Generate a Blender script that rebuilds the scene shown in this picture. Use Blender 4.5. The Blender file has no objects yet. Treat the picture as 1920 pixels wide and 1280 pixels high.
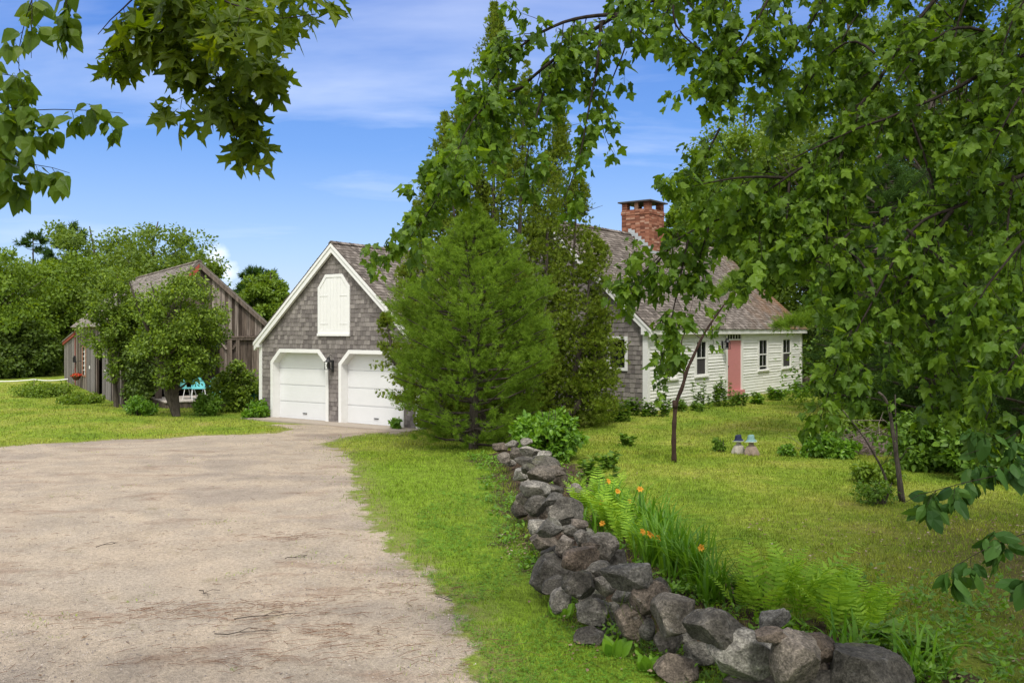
import bpy, math
import numpy as np
from math import radians, sin, cos, pi
from mathutils import Vector

SC = bpy.context.scene
COL = SC.collection
# ---------------------------------------------------------------- camera
F = 1634.0          # focal length in photo pixels (1920 wide)
CX, HY = 960.0, 618.0
CAMZ = 2.6
cam_d = bpy.data.cameras.new('camera')
cam = bpy.data.objects.new('camera', cam_d)
COL.objects.link(cam)
cam.location = (0, 0, CAMZ)
cam.rotation_euler = (radians(90), 0, 0)
cam_d.sensor_width = 36.0
cam_d.lens = 36.0*F/1920.0
cam_d.shift_y = -(640.0-HY)/1920.0
cam_d.clip_start = 0.05
cam_d.clip_end = 3000
SC.camera = cam
# ---------------------------------------------------------------- light
SUN_EL, SUN_AZ = radians(56), radians(174)     # azimuth clockwise from +Y
sd = Vector((sin(SUN_AZ)*cos(SUN_EL), cos(SUN_AZ)*cos(SUN_EL), sin(SUN_EL)))
sun_d = bpy.data.lights.new('sun', 'SUN')
sun_d.energy = 2.1
sun_d.angle = radians(13)
sun_d.color = (1.0, 0.955, 0.87)
sun = bpy.data.objects.new('sun', sun_d)
COL.objects.link(sun)
sun.rotation_euler = (-sd).to_track_quat('-Z', 'Y').to_euler()
sun.location = (0, 0, 60)
SC.view_settings.view_transform = 'Standard'
SC.view_settings.look = 'None'
SC.view_settings.exposure = 0.55
SC.view_settings.gamma = 1.0
# ---------------------------------------------------------------- sky
world = bpy.data.worlds.new('World')
SC.world = world
world.use_nodes = True
nt = world.node_tree
nt.nodes.clear()
def N_(nt, t, **kw):
    n = nt.nodes.new(t)
    for k, v in kw.items():
        setattr(n, k, v)
    return n
def L_(nt, a, b):
    nt.links.new(a, b)
def ramp(nt, stops, src=None, interp='LINEAR'):
    r = N_(nt, 'ShaderNodeValToRGB')
    r.color_ramp.interpolation = interp
    el = r.color_ramp.elements
    while len(el) < len(stops):
        el.new(0.5)
    for e, (p, c) in zip(el, stops):
        e.position = p
        e.color = (c[0], c[1], c[2], 1) if hasattr(c, '__len__') else (c, c, c, 1)
    if src is not None:
        L_(nt, src, r.inputs[0])
    return r
def math_(nt, op, a, b=None, c=None, clamp=False):
    m = N_(nt, 'ShaderNodeMath', operation=op, use_clamp=clamp)
    for i, v in enumerate((a, b, c)):
        if v is None:
            continue
        if isinstance(v, (int, float)):
            m.inputs[i].default_value = v
        else:
            L_(nt, v, m.inputs[i])
    return m.outputs[0]
def mixc(nt, fac, a, b, mode='MIX'):
    m = N_(nt, 'ShaderNodeMix', data_type='RGBA', blend_type=mode)
    for s, v in ((m.inputs[0], fac), (m.inputs[6], a), (m.inputs[7], b)):
        if isinstance(v, (int, float)):
            s.default_value = v
        elif isinstance(v, (tuple, list)):
            s.default_value = (v[0], v[1], v[2], 1)
        else:
            L_(nt, v, s)
    return m.outputs[2]

sky = N_(nt, 'ShaderNodeTexSky', sky_type='NISHITA')
sky.sun_disc = False
sky.sun_elevation = SUN_EL
sky.sun_rotation = SUN_AZ
sky.altitude = 300
sky.air_density = 1.0
sky.dust_density = 0.6
sky.ozone_density = 2.2
tc = N_(nt, 'ShaderNodeTexCoord')
sep = N_(nt, 'ShaderNodeSeparateXYZ')
L_(nt, tc.outputs['Generated'], sep.inputs[0])
# cirrus on a flat layer overhead: direction / height gives the spot on the layer
hgt = math_(nt, 'MAXIMUM', sep.outputs[2], 0.03)
hgt2 = math_(nt, 'ADD', hgt, 0.12)
cmb = N_(nt, 'ShaderNodeCombineXYZ')
L_(nt, math_(nt, 'DIVIDE', sep.outputs[0], hgt2), cmb.inputs[0])
L_(nt, math_(nt, 'DIVIDE', sep.outputs[1], hgt2), cmb.inputs[1])
mp = N_(nt, 'ShaderNodeMapping')
mp.inputs['Rotation'].default_value = (0, 0, radians(24))
mp.inputs['Scale'].default_value = (0.5, 1.35, 1)
mp.inputs['Location'].default_value = (3.3, 1.2, 0)
L_(nt, cmb.outputs[0], mp.inputs[0])
nz = N_(nt, 'ShaderNodeTexNoise')
nz.inputs['Scale'].default_value = 0.8
nz.inputs['Detail'].default_value = 7
nz.inputs['Roughness'].default_value = 0.55
nz.inputs['Distortion'].default_value = 0.5
L_(nt, mp.outputs[0], nz.inputs['Vector'])
cir = ramp(nt, [(0.53, 0), (0.82, 0.50)], nz.outputs[0]).outputs[0]
# white cloud added out of view, overhead and behind the camera, for soft neutral light
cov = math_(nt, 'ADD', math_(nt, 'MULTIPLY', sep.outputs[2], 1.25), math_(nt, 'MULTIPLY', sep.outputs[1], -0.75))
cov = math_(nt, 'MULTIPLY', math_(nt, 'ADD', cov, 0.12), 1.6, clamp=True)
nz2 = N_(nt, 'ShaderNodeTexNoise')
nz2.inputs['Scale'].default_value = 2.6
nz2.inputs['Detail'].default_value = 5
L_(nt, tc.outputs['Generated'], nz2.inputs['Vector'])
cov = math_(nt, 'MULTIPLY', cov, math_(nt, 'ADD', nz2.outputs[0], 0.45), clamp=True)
# a small cumulus low on the left
def blob(dx, dy, dz, rad):
    d = Vector((dx, dy, dz)).normalized()
    v = N_(nt, 'ShaderNodeVectorMath', operation='DISTANCE')
    L_(nt, tc.outputs['Generated'], v.inputs[0])
    v.inputs[1].default_value = d
    return math_(nt, 'DIVIDE', v.outputs['Value'], rad)
nz3 = N_(nt, 'ShaderNodeTexNoise')
nz3.inputs['Scale'].default_value = 34
nz3.inputs['Detail'].default_value = 6
L_(nt, tc.outputs['Generated'], nz3.inputs['Vector'])
b1 = math_(nt, 'MINIMUM', blob(-.343, 1, .078, .018), blob(-.358, 1, .070, .014))
b1 = math_(nt, 'MINIMUM', b1, blob(-.328, 1, .068, .014))
b1 = math_(nt, 'ADD', b1, math_(nt, 'MULTIPLY', math_(nt, 'SUBTRACT', nz3.outputs[0], 0.5), 2.2))
cum = ramp(nt, [(0.45, 0.6), (1.1, 0)], b1).outputs[0]
grad = ramp(nt, [(0.0, (.36, .50, .68)), (0.09, (.26, .43, .70)), (0.2, (.105, .275, .66)), (0.36, (.045, .165, .57)), (1.0, (.05, .15, .42))], sep.outputs[2]).outputs[0]
grad = mixc(nt, 1.0, grad, (6.9, 6.9, 6.9), 'MULTIPLY')
skyb = N_(nt, 'ShaderNodeHueSaturation')
skyb.inputs['Saturation'].default_value = 1.12
skyb.inputs['Value'].default_value = 1.0
L_(nt, sky.outputs[0], skyb.inputs['Color'])
skyc = mixc(nt, 1.0, skyb.outputs[0], (1.12, 1.0, 1.12), 'MULTIPLY')
white = (6.6, 6.9, 7.6)
c = mixc(nt, .72, skyc, grad)
c = mixc(nt, cir, c, white)
c = mixc(nt, cum, c, (7.4, 7.6, 8.2))
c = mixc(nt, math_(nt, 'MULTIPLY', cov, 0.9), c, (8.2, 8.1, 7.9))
bg = N_(nt, 'ShaderNodeBackground')
bg.inputs[1].default_value = 0.128
L_(nt, c, bg.inputs[0])
wo = N_(nt, 'ShaderNodeOutputWorld')
L_(nt, bg.outputs[0], wo.inputs[0])

# ---------------------------------------------------------------- helpers
R = np.random.default_rng(7)
def arr(*a): return np.array(a, float)
def smooth(x):
    x = np.clip(x, 0, 1)
    return x*x*(3-2*x)
def vnoise(x, y, s=1.0, seed=0.0):
    x = np.asarray(x, float)*s; y = np.asarray(y, float)*s
    return (np.sin(x*1.3+seed)*np.cos(y*1.7+seed*2)+.6*np.sin(x*2.9-y*2.1+seed*3)+.35*np.cos(x*5.3+y*4.7+seed)+.2*np.sin(9.1*x-7.7*y+seed*5))/2.15
def gz(x, y):
    x = np.asarray(x, float); y = np.asarray(y, float)
    s = smooth((y-13)/14.)*(1-smooth((x+1.5)/4.5))
    z = -.40*s + .10*smooth((y-18)/8.)*smooth((x-1)/3.)
    z = z + .16*np.exp(-((x+15)/3.5)**2-((y-29)/3.5)**2)
    z = z + .035*vnoise(x, y, .35, 1.)*smooth((y-4)/6)
    z = z + .10*smooth((x-9)/6)*vnoise(x, y, .5, 4.)
    z = z - .07*smooth((x-2.2)/1.5)*smooth((y-17.6)/.35)*(1-smooth((y-23)/4))
    return z
def W(px, py, Y):
    return arr((px-CX)/F*Y, Y, CAMZ-(py-HY)/F*Y)
def G(px, py, h=0.0):
    Y = 10.0
    for _ in range(30):
        x = (px-CX)/F*Y
        Y = .5*Y+.5*(CAMZ-float(gz(x, Y))-h)*F/max(py-HY, 5)
    x = (px-CX)/F*Y
    return arr(x, Y, float(gz(x, Y))+h)
def in_poly(x, y, poly):
    x = np.asarray(x); y = np.asarray(y)
    ins = np.zeros(x.shape, bool)
    n = len(poly)
    for i in range(n):
        x1, y1 = poly[i][0], poly[i][1]; x2, y2 = poly[(i+1) % n][0], poly[(i+1) % n][1]
        if y1 == y2: continue
        c_ = ((y1 > y) != (y2 > y)) & (x < (x2-x1)*(y-y1)/(y2-y1)+x1)
        ins ^= c_
    return ins

class MB:
    """collects geometry (world coordinates) and links it as one mesh object"""
    def __init__(s): s.v = []; s.f = []; s.n = 0; s.q = []
    def add(s, v, f):
        s.v.append(np.asarray(v, float).reshape(-1, 3))
        s.f += [tuple(i+s.n for i in g) for g in f]
        s.n += len(v)
        return s
    def addarr(s, v, f):      # f: int array, k corners each
        s.v.append(np.asarray(v, float).reshape(-1, 3)); s.q.append(np.asarray(f)+s.n); s.n += len(s.v[-1]); return s
    def box(s, c, d, ax=None):
        c = arr(*c); hx, hy, hz = [k/2 for k in d]
        A = np.eye(3) if ax is None else np.array(ax, float)
        v = [c+A[0]*i*hx+A[1]*j*hy+A[2]*k*hz for i in (-1, 1) for j in (-1, 1) for k in (-1, 1)]
        return s.add(v, [(0, 1, 3, 2), (4, 6, 7, 5), (0, 4, 5, 1), (2, 3, 7, 6), (0, 2, 6, 4), (1, 5, 7, 3)])
    def tube(s, pts, rad, sides=6, cap=True):
        pts = np.asarray(pts, float); n = len(pts)
        rad = np.broadcast_to(np.asarray(rad, float), (n,))
        t = np.gradient(pts, axis=0); t /= np.linalg.norm(t, axis=1)[:, None]+1e-9
        ref = arr(0, 0, 1) if abs(t[0][2]) < .9 else arr(1, 0, 0)
        a = np.linspace(0, 2*pi, sides, endpoint=False)
        u = np.cross(t, ref); u /= np.linalg.norm(u, axis=1)[:, None]+1e-9
        for i in range(1, n):
            if np.dot(u[i], u[i-1]) < 0: u[i] = -u[i]
        w = np.cross(t, u)
        V = pts[:, None, :]+rad[:, None, None]*(np.cos(a)[None, :, None]*u[:, None, :]+np.sin(a)[None, :, None]*w[:, None, :])
        i = np.arange(n-1)[:, None]*sides; j = np.arange(sides)[None, :]; k = (j+1) % sides
        Fq = np.stack([i+j, i+k, i+sides+k, i+sides+j], -1).reshape(-1, 4)
        s.addarr(V.reshape(-1, 3), Fq)
        if cap and rad[-1] > .004:
            s.f.append(tuple(s.n-sides+x for x in range(sides)))
            s.f.append(tuple(s.n-n*sides+x for x in range(sides))[::-1])
        return s
    def lathe(s, c, prof, seg=20, jit=0):
        V = []; c = arr(*c)
        for r_, z_ in prof:
            for k in range(seg):
                a = 2*pi*k/seg
                V.append(c+arr(r_*cos(a), r_*sin(a), z_))
        fs = []
        for i in range(len(prof)-1):
            for k in range(seg):
                k2 = (k+1) % seg
                fs.append((i*seg+k, i*seg+k2, (i+1)*seg+k2, (i+1)*seg+k))
        return s.add(V, fs)
    def build(s, name, mat, parent=None, smooth_=False, loc=None):
        V = np.concatenate(s.v) if s.v else np.zeros((0, 3))
        org = arr(*loc) if loc is not None else (arr(*ROOTS[parent.name]) if parent is not None else arr(0, 0, 0))
        V = V-org
        me = bpy.data.meshes.new(name)
        sizes = [len(f) for f in s.f]; idx = [i for f in s.f for i in f]
        cs = [np.array(idx, np.int32)]; sz = [np.array(sizes, np.int32)]
        for q in s.q:
            cs.append(q.reshape(-1).astype(np.int32)); sz.append(np.full(len(q), q.shape[1], np.int32))
        cs = np.concatenate(cs); sz = np.concatenate(sz)
        st = np.concatenate([[0], np.cumsum(sz)[:-1]]).astype(np.int32) if len(sz) else sz
        me.vertices.add(len(V)); me.vertices.foreach_set('co', V.astype(np.float32).ravel())
        me.loops.add(len(cs)); me.loops.foreach_set('vertex_index', cs)
        me.polygons.add(len(sz)); me.polygons.foreach_set('loop_start', st); me.polygons.foreach_set('loop_total', sz)
        me.polygons.foreach_set('use_smooth', np.full(len(sz), bool(smooth_)))
        me.update(calc_edges=True)
        if isinstance(mat, (list, tuple)):
            for m in mat: me.materials.append(m)
        else:
            me.materials.append(mat)
        o = bpy.data.objects.new(name, me); COL.objects.link(o)
        if parent is not None:
            o.parent = parent
        if parent is None: o.location = org
        ROOTS[o.name] = org
        return o
ROOTS = {}
def thing(name, loc, label, cat, group=None, kind=None):
    o = bpy.data.objects.new(name, None); COL.objects.link(o)
    o.location = loc; o.empty_display_size = .3
    ROOTS[o.name] = tuple(float(k) for k in loc)
    return tag(o, label, cat, group, kind)
def tag(o, label=None, cat=None, group=None, kind=None):
    if label: o['label'] = label
    if cat: o['category'] = cat
    if group: o['group'] = group
    if kind: o['kind'] = kind
    return o

class FR:
    """a flat facade frame: P(u, v, n)"""
    def __init__(s, O, U, V=(0, 0, 1), N=None):
        s.O = arr(*O); s.U = arr(*U); s.V = arr(*V); s.N = arr(*N) if N is not None else np.cross(s.U, s.V)
    def P(s, u, v, n=0): return s.O+s.U*u+s.V*v+s.N*n
    def u(s, px):
        k = (px-CX)/F
        return (k*s.O[1]-s.O[0])/(s.U[0]-k*s.U[1])
    def z(s, px, py):
        Y = s.O[1]+s.U[1]*s.u(px)
        return CAMZ-(py-HY)/F*Y-s.O[2]
    def box(s, mb, u0, u1, v0, v1, n0, n1):
        v = [s.P(a, b, c) for a in (u0, u1) for b in (v0, v1) for c in (n0, n1)]
        mb.add(v, [(0, 1, 3, 2), (4, 6, 7, 5), (0, 4, 5, 1), (2, 3, 7, 6), (0, 2, 6, 4), (1, 5, 7, 3)])
    def prism(s, mb, poly, n0, n1):
        n = len(poly)
        v = [s.P(a, b, n0) for a, b in poly]+[s.P(a, b, n1) for a, b in poly]
        mb.add(v, [tuple(range(n))[::-1], tuple(range(n, 2*n))]+[(i, (i+1) % n, n+(i+1) % n, n+i) for i in range(n)])
    def ring(s, mb, outer, inner, n0, n1, closed=False):
        n = len(outer); m = n if closed else n-1
        for i in range(m):
            j = (i+1) % n
            q = [outer[i], outer[j], inner[j], inner[i]]
            s.prism(mb, q, n0, n1)

def courses(mb, fr, v0, v1, expo, span, wmin, wmax, holes=(), th=.014, seed=0, jit=.006, tilt=True, overlap=1.25, n0=0.0):
    """rows of shingles/clapboards/bricks; span(v)->list of (u0,u1); holes(v)->(u0,u1) or None"""
    r = np.random.default_rng(seed)
    v = v0; V = []; Fs = []
    k = 0
    while v < v1-1e-6:
        h = min(expo, v1-v)
        vm = v+h*.5
        iv = list(span(vm))
        for hl in holes:
            g = hl(vm)
            if g is None: continue
            nv = []
            for a, b in iv:
                if g[1] <= a or g[0] >= b: nv.append((a, b)); continue
                if a < g[0]: nv.append((a, g[0]))
                if g[1] < b: nv.append((g[1], b))
            iv = nv
        for a, b in iv:
            u = a
            while u < b-1e-4:
                w = r.uniform(wmin, wmax); e = min(u+w, b)
                if b-e < wmin*.4: e = b
                t0 = th*r.uniform(.7, 1.4); dv = r.uniform(-jit, jit)
                t1 = (.002 if tilt else t0)
                top = v+h*overlap if tilt else v+h
                if v+h >= v1-1e-6: top = v+h
                g_ = min(.0035, (e-u)*.1)
                P = [fr.P(u+g_, v+dv, n0+t0), fr.P(e-g_, v+dv, n0+t0), fr.P(e-g_, top, n0+t1), fr.P(u+g_, top, n0+t1),
                     fr.P(u+g_, v+dv, n0-.003), fr.P(e-g_, v+dv, n0-.003), fr.P(e-g_, top, n0-.003), fr.P(u+g_, top, n0-.003)]
                V += P
                b0 = k*8
                Fs += [(b0, b0+1, b0+2, b0+3), (b0+4, b0+5, b0+1, b0), (b0+3, b0+2, b0+6, b0+7), (b0+4, b0, b0+3, b0+7), (b0+1, b0+5, b0+6, b0+2)]
                k += 1
                u = e
        v += h
    if k: mb.addarr(np.array(V), np.array(Fs))
def rect_hole(u0, u1, v0, v1):
    return lambda v: (u0, u1) if v0 < v < v1 else None

# ---------------------------------------------------------------- materials
def newmat(name):
    m = bpy.data.materials.new(name); m.use_nodes = True
    nt = m.node_tree; nt.nodes.clear()
    out = N_(nt, 'ShaderNodeOutputMaterial')
    return m, nt, out
def pbsdf(nt, col, rough=.7, spec=.3, **kw):
    b = N_(nt, 'ShaderNodeBsdfPrincipled')
    if isinstance(col, (tuple, list)): b.inputs['Base Color'].default_value = (*col[:3], 1)
    else: L_(nt, col, b.inputs['Base Color'])
    if isinstance(rough, (int, float)): b.inputs['Roughness'].default_value = rough
    else: L_(nt, rough, b.inputs['Roughness'])
    b.inputs['Specular IOR Level'].default_value = spec
    for k, v in kw.items(): b.inputs[k].default_value = v
    return b
def objco(nt, scale=1.0, sc3=None):
    t = N_(nt, 'ShaderNodeTexCoord')
    m = N_(nt, 'ShaderNodeMapping')
    m.inputs['Scale'].default_value = sc3 or (scale, scale, scale)
    L_(nt, t.outputs['Object'], m.inputs[0])
    return m.outputs[0]
def geoco(nt, sc3=(1, 1, 1)):
    t = N_(nt, 'ShaderNodeNewGeometry')
    m = N_(nt, 'ShaderNodeMapping'); m.inputs['Scale'].default_value = sc3
    L_(nt, t.outputs['Position'], m.inputs[0]); return m.outputs[0]
def noise(nt, co, scale, detail=4, rough=.55, dist=0):
    n = N_(nt, 'ShaderNodeTexNoise')
    n.inputs['Scale'].default_value = scale; n.inputs['Detail'].default_value = detail
    n.inputs['Roughness'].default_value = rough; n.inputs['Distortion'].default_value = dist
    if co is not None: L_(nt, co, n.inputs['Vector'])
    return n.outputs[0]
def bump(nt, h, strength, dist=.02):
    b = N_(nt, 'ShaderNodeBump'); b.inputs['Strength'].default_value = strength; b.inputs['Distance'].default_value = dist
    L_(nt, h, b.inputs['Height']); return b.outputs[0]
def island(nt):
    g = N_(nt, 'ShaderNodeNewGeometry'); return g.outputs['Random Per Island']

def leaf_mat(name, cols, trans=.45, rough=.5, spec=.3, tcol=None):
    """leaf: per leaf colour variation, light passing through"""
    m, nt, out = newmat(name)
    rnd = island(nt)
    n = len(cols)
    rp = ramp(nt, [(i/(n-1), c_) for i, c_ in enumerate(cols)], rnd)
    big = noise(nt, geoco(nt), .9, 2)
    hs = N_(nt, 'ShaderNodeHueSaturation')
    L_(nt, rp.outputs[0], hs.inputs['Color'])
    L_(nt, math_(nt, 'ADD', math_(nt, 'MULTIPLY', big, .5), .75), hs.inputs['Value'])
    p = pbsdf(nt, hs.outputs[0], rough, spec)
    tr = N_(nt, 'ShaderNodeBsdfTranslucent')
    tint = mixc(nt, 1.0, hs.outputs[0], tcol or (1.5, 1.35, .45), 'MULTIPLY')
    L_(nt, tint, tr.inputs[0])
    mx = N_(nt, 'ShaderNodeMixShader'); mx.inputs[0].default_value = trans
    L_(nt, p.outputs[0], mx.inputs[1]); L_(nt, tr.outputs[0], mx.inputs[2])
    L_(nt, mx.outputs[0], out.inputs[0])
    return m
def simple(name, col, rough=.6, spec=.3, var=.12, scale=6, bmp=0, **kw):
    m, nt, out = newmat(name)
    co = objco(nt)
    n = noise(nt, co, scale, 5)
    v = math_(nt, 'ADD', math_(nt, 'MULTIPLY', math_(nt, 'SUBTRACT', n, .5), var*4), 1.0)
    cc = mixc(nt, 1.0, col, v, 'MULTIPLY')
    b = pbsdf(nt, cc, rough, spec, **kw)
    if bmp: L_(nt, bump(nt, n, bmp), b.inputs['Normal'])
    L_(nt, b.outputs[0], out.inputs[0])
    return m
def wood_shingle(name, c1, c2, c3, moss=None, streak=(3, 3, .7), con=.7):
    m, nt, out = newmat(name)
    rp = ramp(nt, [(0, c1), (.55, c2), (1, c3)], island(nt))
    co = geoco(nt, streak)
    n1 = noise(nt, co, 9, 5, .65); n2 = noise(nt, geoco(nt), .7, 4)
    v = math_(nt, 'MAXIMUM', math_(nt, 'ADD', math_(nt, 'MULTIPLY', n1, con), math_(nt, 'ADD', math_(nt, 'MULTIPLY', n2, .5), .75-con*.5)), .12)
    cc = mixc(nt, 1.0, rp.outputs[0], v, 'MULTIPLY')
    if moss:
        cc = moss(nt, cc)
    b = pbsdf(nt, cc, .85, .15)
    L_(nt, bump(nt, n1, .5, .01), b.inputs['Normal'])
    L_(nt, b.outputs[0], out.inputs[0])
    return m
M = {}
M['shingle_wall'] = wood_shingle('weathered_cedar_wall', (.135, .12, .115), (.20, .18, .17), (.27, .245, .23), streak=(14, 14, 1.2))
def moss_fn(nt, cc):
    # orange brown weathering on the far low end of the cape roof
    g = N_(nt, 'ShaderNodeNewGeometry'); s_ = N_(nt, 'ShaderNodeSeparateXYZ'); L_(nt, g.outputs['Position'], s_.inputs[0])
    a = math_(nt, 'MULTIPLY', math_(nt, 'SUBTRACT', s_.outputs[0], 8.6), .28, clamp=True)
    n_ = ramp(nt, [(.35, 0), (.6, 1)], noise(nt, geoco(nt), 1.6, 5)).outputs[0]
    f = math_(nt, 'MULTIPLY', math_(nt, 'MULTIPLY', a, n_), .8)
    return mixc(nt, f, cc, (.24, .12, .05))
M['shingle_roof'] = wood_shingle('weathered_cedar_roof', (.10, .085, .074), (.155, .132, .115), (.27, .235, .21), moss=moss_fn, streak=(6, 6, 6))
M['shingle_barn'] = wood_shingle('weathered_barn_roof', (.14, .12, .10), (.22, .19, .17), (.33, .29, .26), streak=(6, 6, 6))
M['barn'] = wood_shingle('weathered_barn_boards', (.04, .03, .024), (.14, .11, .09), (.30, .255, .225), streak=(1.6, 1.6, .10), con=3.2)
M['white'] = simple('white_paint', (.76, .76, .75), .55, .35, .03, 5)
M['doorwhite'] = simple('white_door_paint', (.70, .71, .72), .5, .35, .03, 3)
M['clap'] = None
m, nt, out = newmat('cream_clapboard_paint')
rr = ramp(nt, [(0, (.76, .755, .72)), (1, (.82, .815, .78))], island(nt))
nn = noise(nt, geoco(nt, (1, 1, 3)), 3, 5)
cc = mixc(nt, 1.0, rr.outputs[0], math_(nt, 'ADD', math_(nt, 'MULTIPLY', nn, .25), .87), 'MULTIPLY')
b = pbsdf(nt, cc, .6, .3); L_(nt, b.outputs[0], out.inputs[0]); M['clap'] = m
M['creamtrim'] = simple('cream_trim_paint', (.76, .755, .72), .55, .3, .03, 4)
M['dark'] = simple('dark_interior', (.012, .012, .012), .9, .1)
M['black'] = simple('black_iron', (.018, .018, .02), .45, .4, .1, 20)
M['pink'] = simple('pink_door_paint', (.56, .225, .225), .6, .3, .04, 5)
M['red'] = simple('faded_red_paint', (.30, .065, .045), .7, .2, .1, 8)
M['sill'] = simple('stone_sill', (.45, .42, .38), .8, .2, .08, 7, .3)
M['concrete'] = simple('worn_concrete', (.36, .31, .26), .9, .15, .1, 5, .3)
M['lead'] = simple('lead_flashing', (.42, .46, .48), .5, .4, .1, 12)
M['mortar'] = simple('mortar', (.28, .22, .18), .95, .1, .1, 20)
M['turq'] = simple('turquoise_paint', (.18, .55, .58), .4, .4, .04, 8)
M['teal'] = simple('teal_plastic', (.10, .34, .30), .4, .4, .05, 5)
M['tape'] = simple('white_fence_tape', (.75, .75, .72), .6, .2)
M['deck'] = simple('bleached_deck_boards', (.52, .47, .42), .8, .15, .08, 6)
m, nt, out = newmat('window_glass')
b = pbsdf(nt, (.012, .014, .015), .06, .6); L_(nt, b.outputs[0], out.inputs[0]); M['glass'] = m
m, nt, out = newmat('curtain'); b = pbsdf(nt, (.06, .055, .055), .9, .1); L_(nt, b.outputs[0], out.inputs[0]); M['curtain'] = m
m, nt, out = newmat('chimney_brick')
rr = ramp(nt, [(0, (.13, .055, .038)), (.45, (.25, .10, .062)), (.8, (.33, .15, .095)), (1, (.42, .27, .20))], island(nt))
nn = noise(nt, geoco(nt), 14, 5)
cc = mixc(nt, 1.0, rr.outputs[0], math_(nt, 'ADD', math_(nt, 'MULTIPLY', nn, .6), .7), 'MULTIPLY')
b = pbsdf(nt, cc, .9, .15); L_(nt, b.outputs[0], out.inputs[0]); M['brick'] = m
def bark(name, c1, c2, scale=5):
    m, nt, out = newmat(name)
    n = noise(nt, objco(nt, 1, (1, 1, .3)), scale*4, 6, .7)
    rp = ramp(nt, [(.3, c1), (.7, c2)], n)
    b = pbsdf(nt, rp.outputs[0], .9, .15); L_(nt, bump(nt, n, .8, .03), b.inputs['Normal'])
    L_(nt, b.outputs[0], out.inputs[0]); return m
M['bark'] = bark('grey_brown_bark', (.035, .028, .022), (.12, .10, .085))
M['bark_dark'] = bark('dark_twig_bark', (.015, .012, .010), (.05, .04, .032))
M['bark_red'] = bark('reddish_bark', (.022, .014, .011), (.075, .045, .036))
# stone
m, nt, out = newmat('fieldstone')
oi = N_(nt, 'ShaderNodeObjectInfo')
base = ramp(nt, [(0, (.065, .059, .050)), (.3, (.125, .115, .098)), (.5, (.12, .092, .070)), (.75, (.24, .227, .20)), (1, (.085, .080, .070))], oi.outputs['Random'])
co = objco(nt)
n1 = noise(nt, co, 5, 8, .65); n2 = noise(nt, co, 60, 4, .6); n3 = noise(nt, co, 2.3, 3)
cc = mixc(nt, 1.0, base.outputs[0], ramp(nt, [(.25, .35), (.5, .95), (.75, 1.9)], n1).outputs[0], 'MULTIPLY')
cc = mixc(nt, 1.0, cc, ramp(nt, [(.3, .5), (.7, 1.6)], n2).outputs[0], 'MULTIPLY')
n5 = noise(nt, co, 17, 7, .7, .4)
cc = mixc(nt, 1.0, cc, ramp(nt, [(.3, .5), (.5, 1), (.7, 1.7)], n5).outputs[0], 'MULTIPLY')
li = ramp(nt, [(.60, 0), (.68, .5)], noise(nt, co, 7, 6, .7, .6)).outputs[0]
cc = mixc(nt, li, cc, (.26, .255, .24))
gm = ramp(nt, [(.58, 0), (.72, .6)], n3).outputs[0]
g = N_(nt, 'ShaderNodeNewGeometry'); s_ = N_(nt, 'ShaderNodeSeparateXYZ'); L_(nt, g.outputs['Normal'], s_.inputs[0])
gm = math_(nt, 'MULTIPLY', gm, ramp(nt, [(.35, 0), (.9, 1)], s_.outputs[2]).outputs[0])
cc = mixc(nt, gm, cc, (.10, .11, .03))
b = pbsdf(nt, cc, .85, .25)
hh = math_(nt, 'ADD', math_(nt, 'MULTIPLY', n5, 1.0), math_(nt, 'MULTIPLY', n2, .3))
L_(nt, bump(nt, hh, 1.0, .045), b.inputs['Normal']); L_(nt, b.outputs[0], out.inputs[0]); M['stone'] = m
# ================================================================ ground
def axis(lo, hi, n0, far):
    a = list(np.arange(lo, hi+1e-6, n0))
    s = n0; x = a[-1]
    while x < far: s *= 1.35; x += s; a.append(x)
    s = n0; x = a[0]; b = []
    while x > -far: s *= 1.35; x -= s; b.append(x)
    return np.array(b[::-1]+a)
gx = axis(-24, 18, .42, 700); gy = axis(-2, 46, .42, 900)
gy = gy[gy > -120]
XX, YY = np.meshgrid(gx, gy); ZZ = gz(XX, YY)
nx, ny = len(gx), len(gy)
idx = np.arange(nx*ny).reshape(ny, nx)
q = np.stack([idx[:-1, :-1], idx[:-1, 1:], idx[1:, 1:], idx[1:, :-1]], -1).reshape(-1, 4)
def green_strip(nt):
    # the strip between the drive and the wall is lusher
    g = N_(nt, 'ShaderNodeNewGeometry'); s_ = N_(nt, 'ShaderNodeSeparateXYZ'); L_(nt, g.outputs['Position'], s_.inputs[0])
    wx = math_(nt, 'ADD', math_(nt, 'MULTIPLY', math_(nt, 'MAXIMUM', math_(nt, 'SUBTRACT', 10.0, s_.outputs[1]), 0.0), .5), .7)
    a_ = math_(nt, 'SUBTRACT', wx, s_.outputs[0], clamp=True)
    b_ = math_(nt, 'MULTIPLY', math_(nt, 'SUBTRACT', 21.0, s_.outputs[1]), .25, clamp=True)
    c_ = math_(nt, 'MULTIPLY', math_(nt, 'ADD', s_.outputs[0], 4.8), .8, clamp=True)
    return math_(nt, 'MULTIPLY', math_(nt, 'MULTIPLY', a_, b_), c_)
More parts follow.
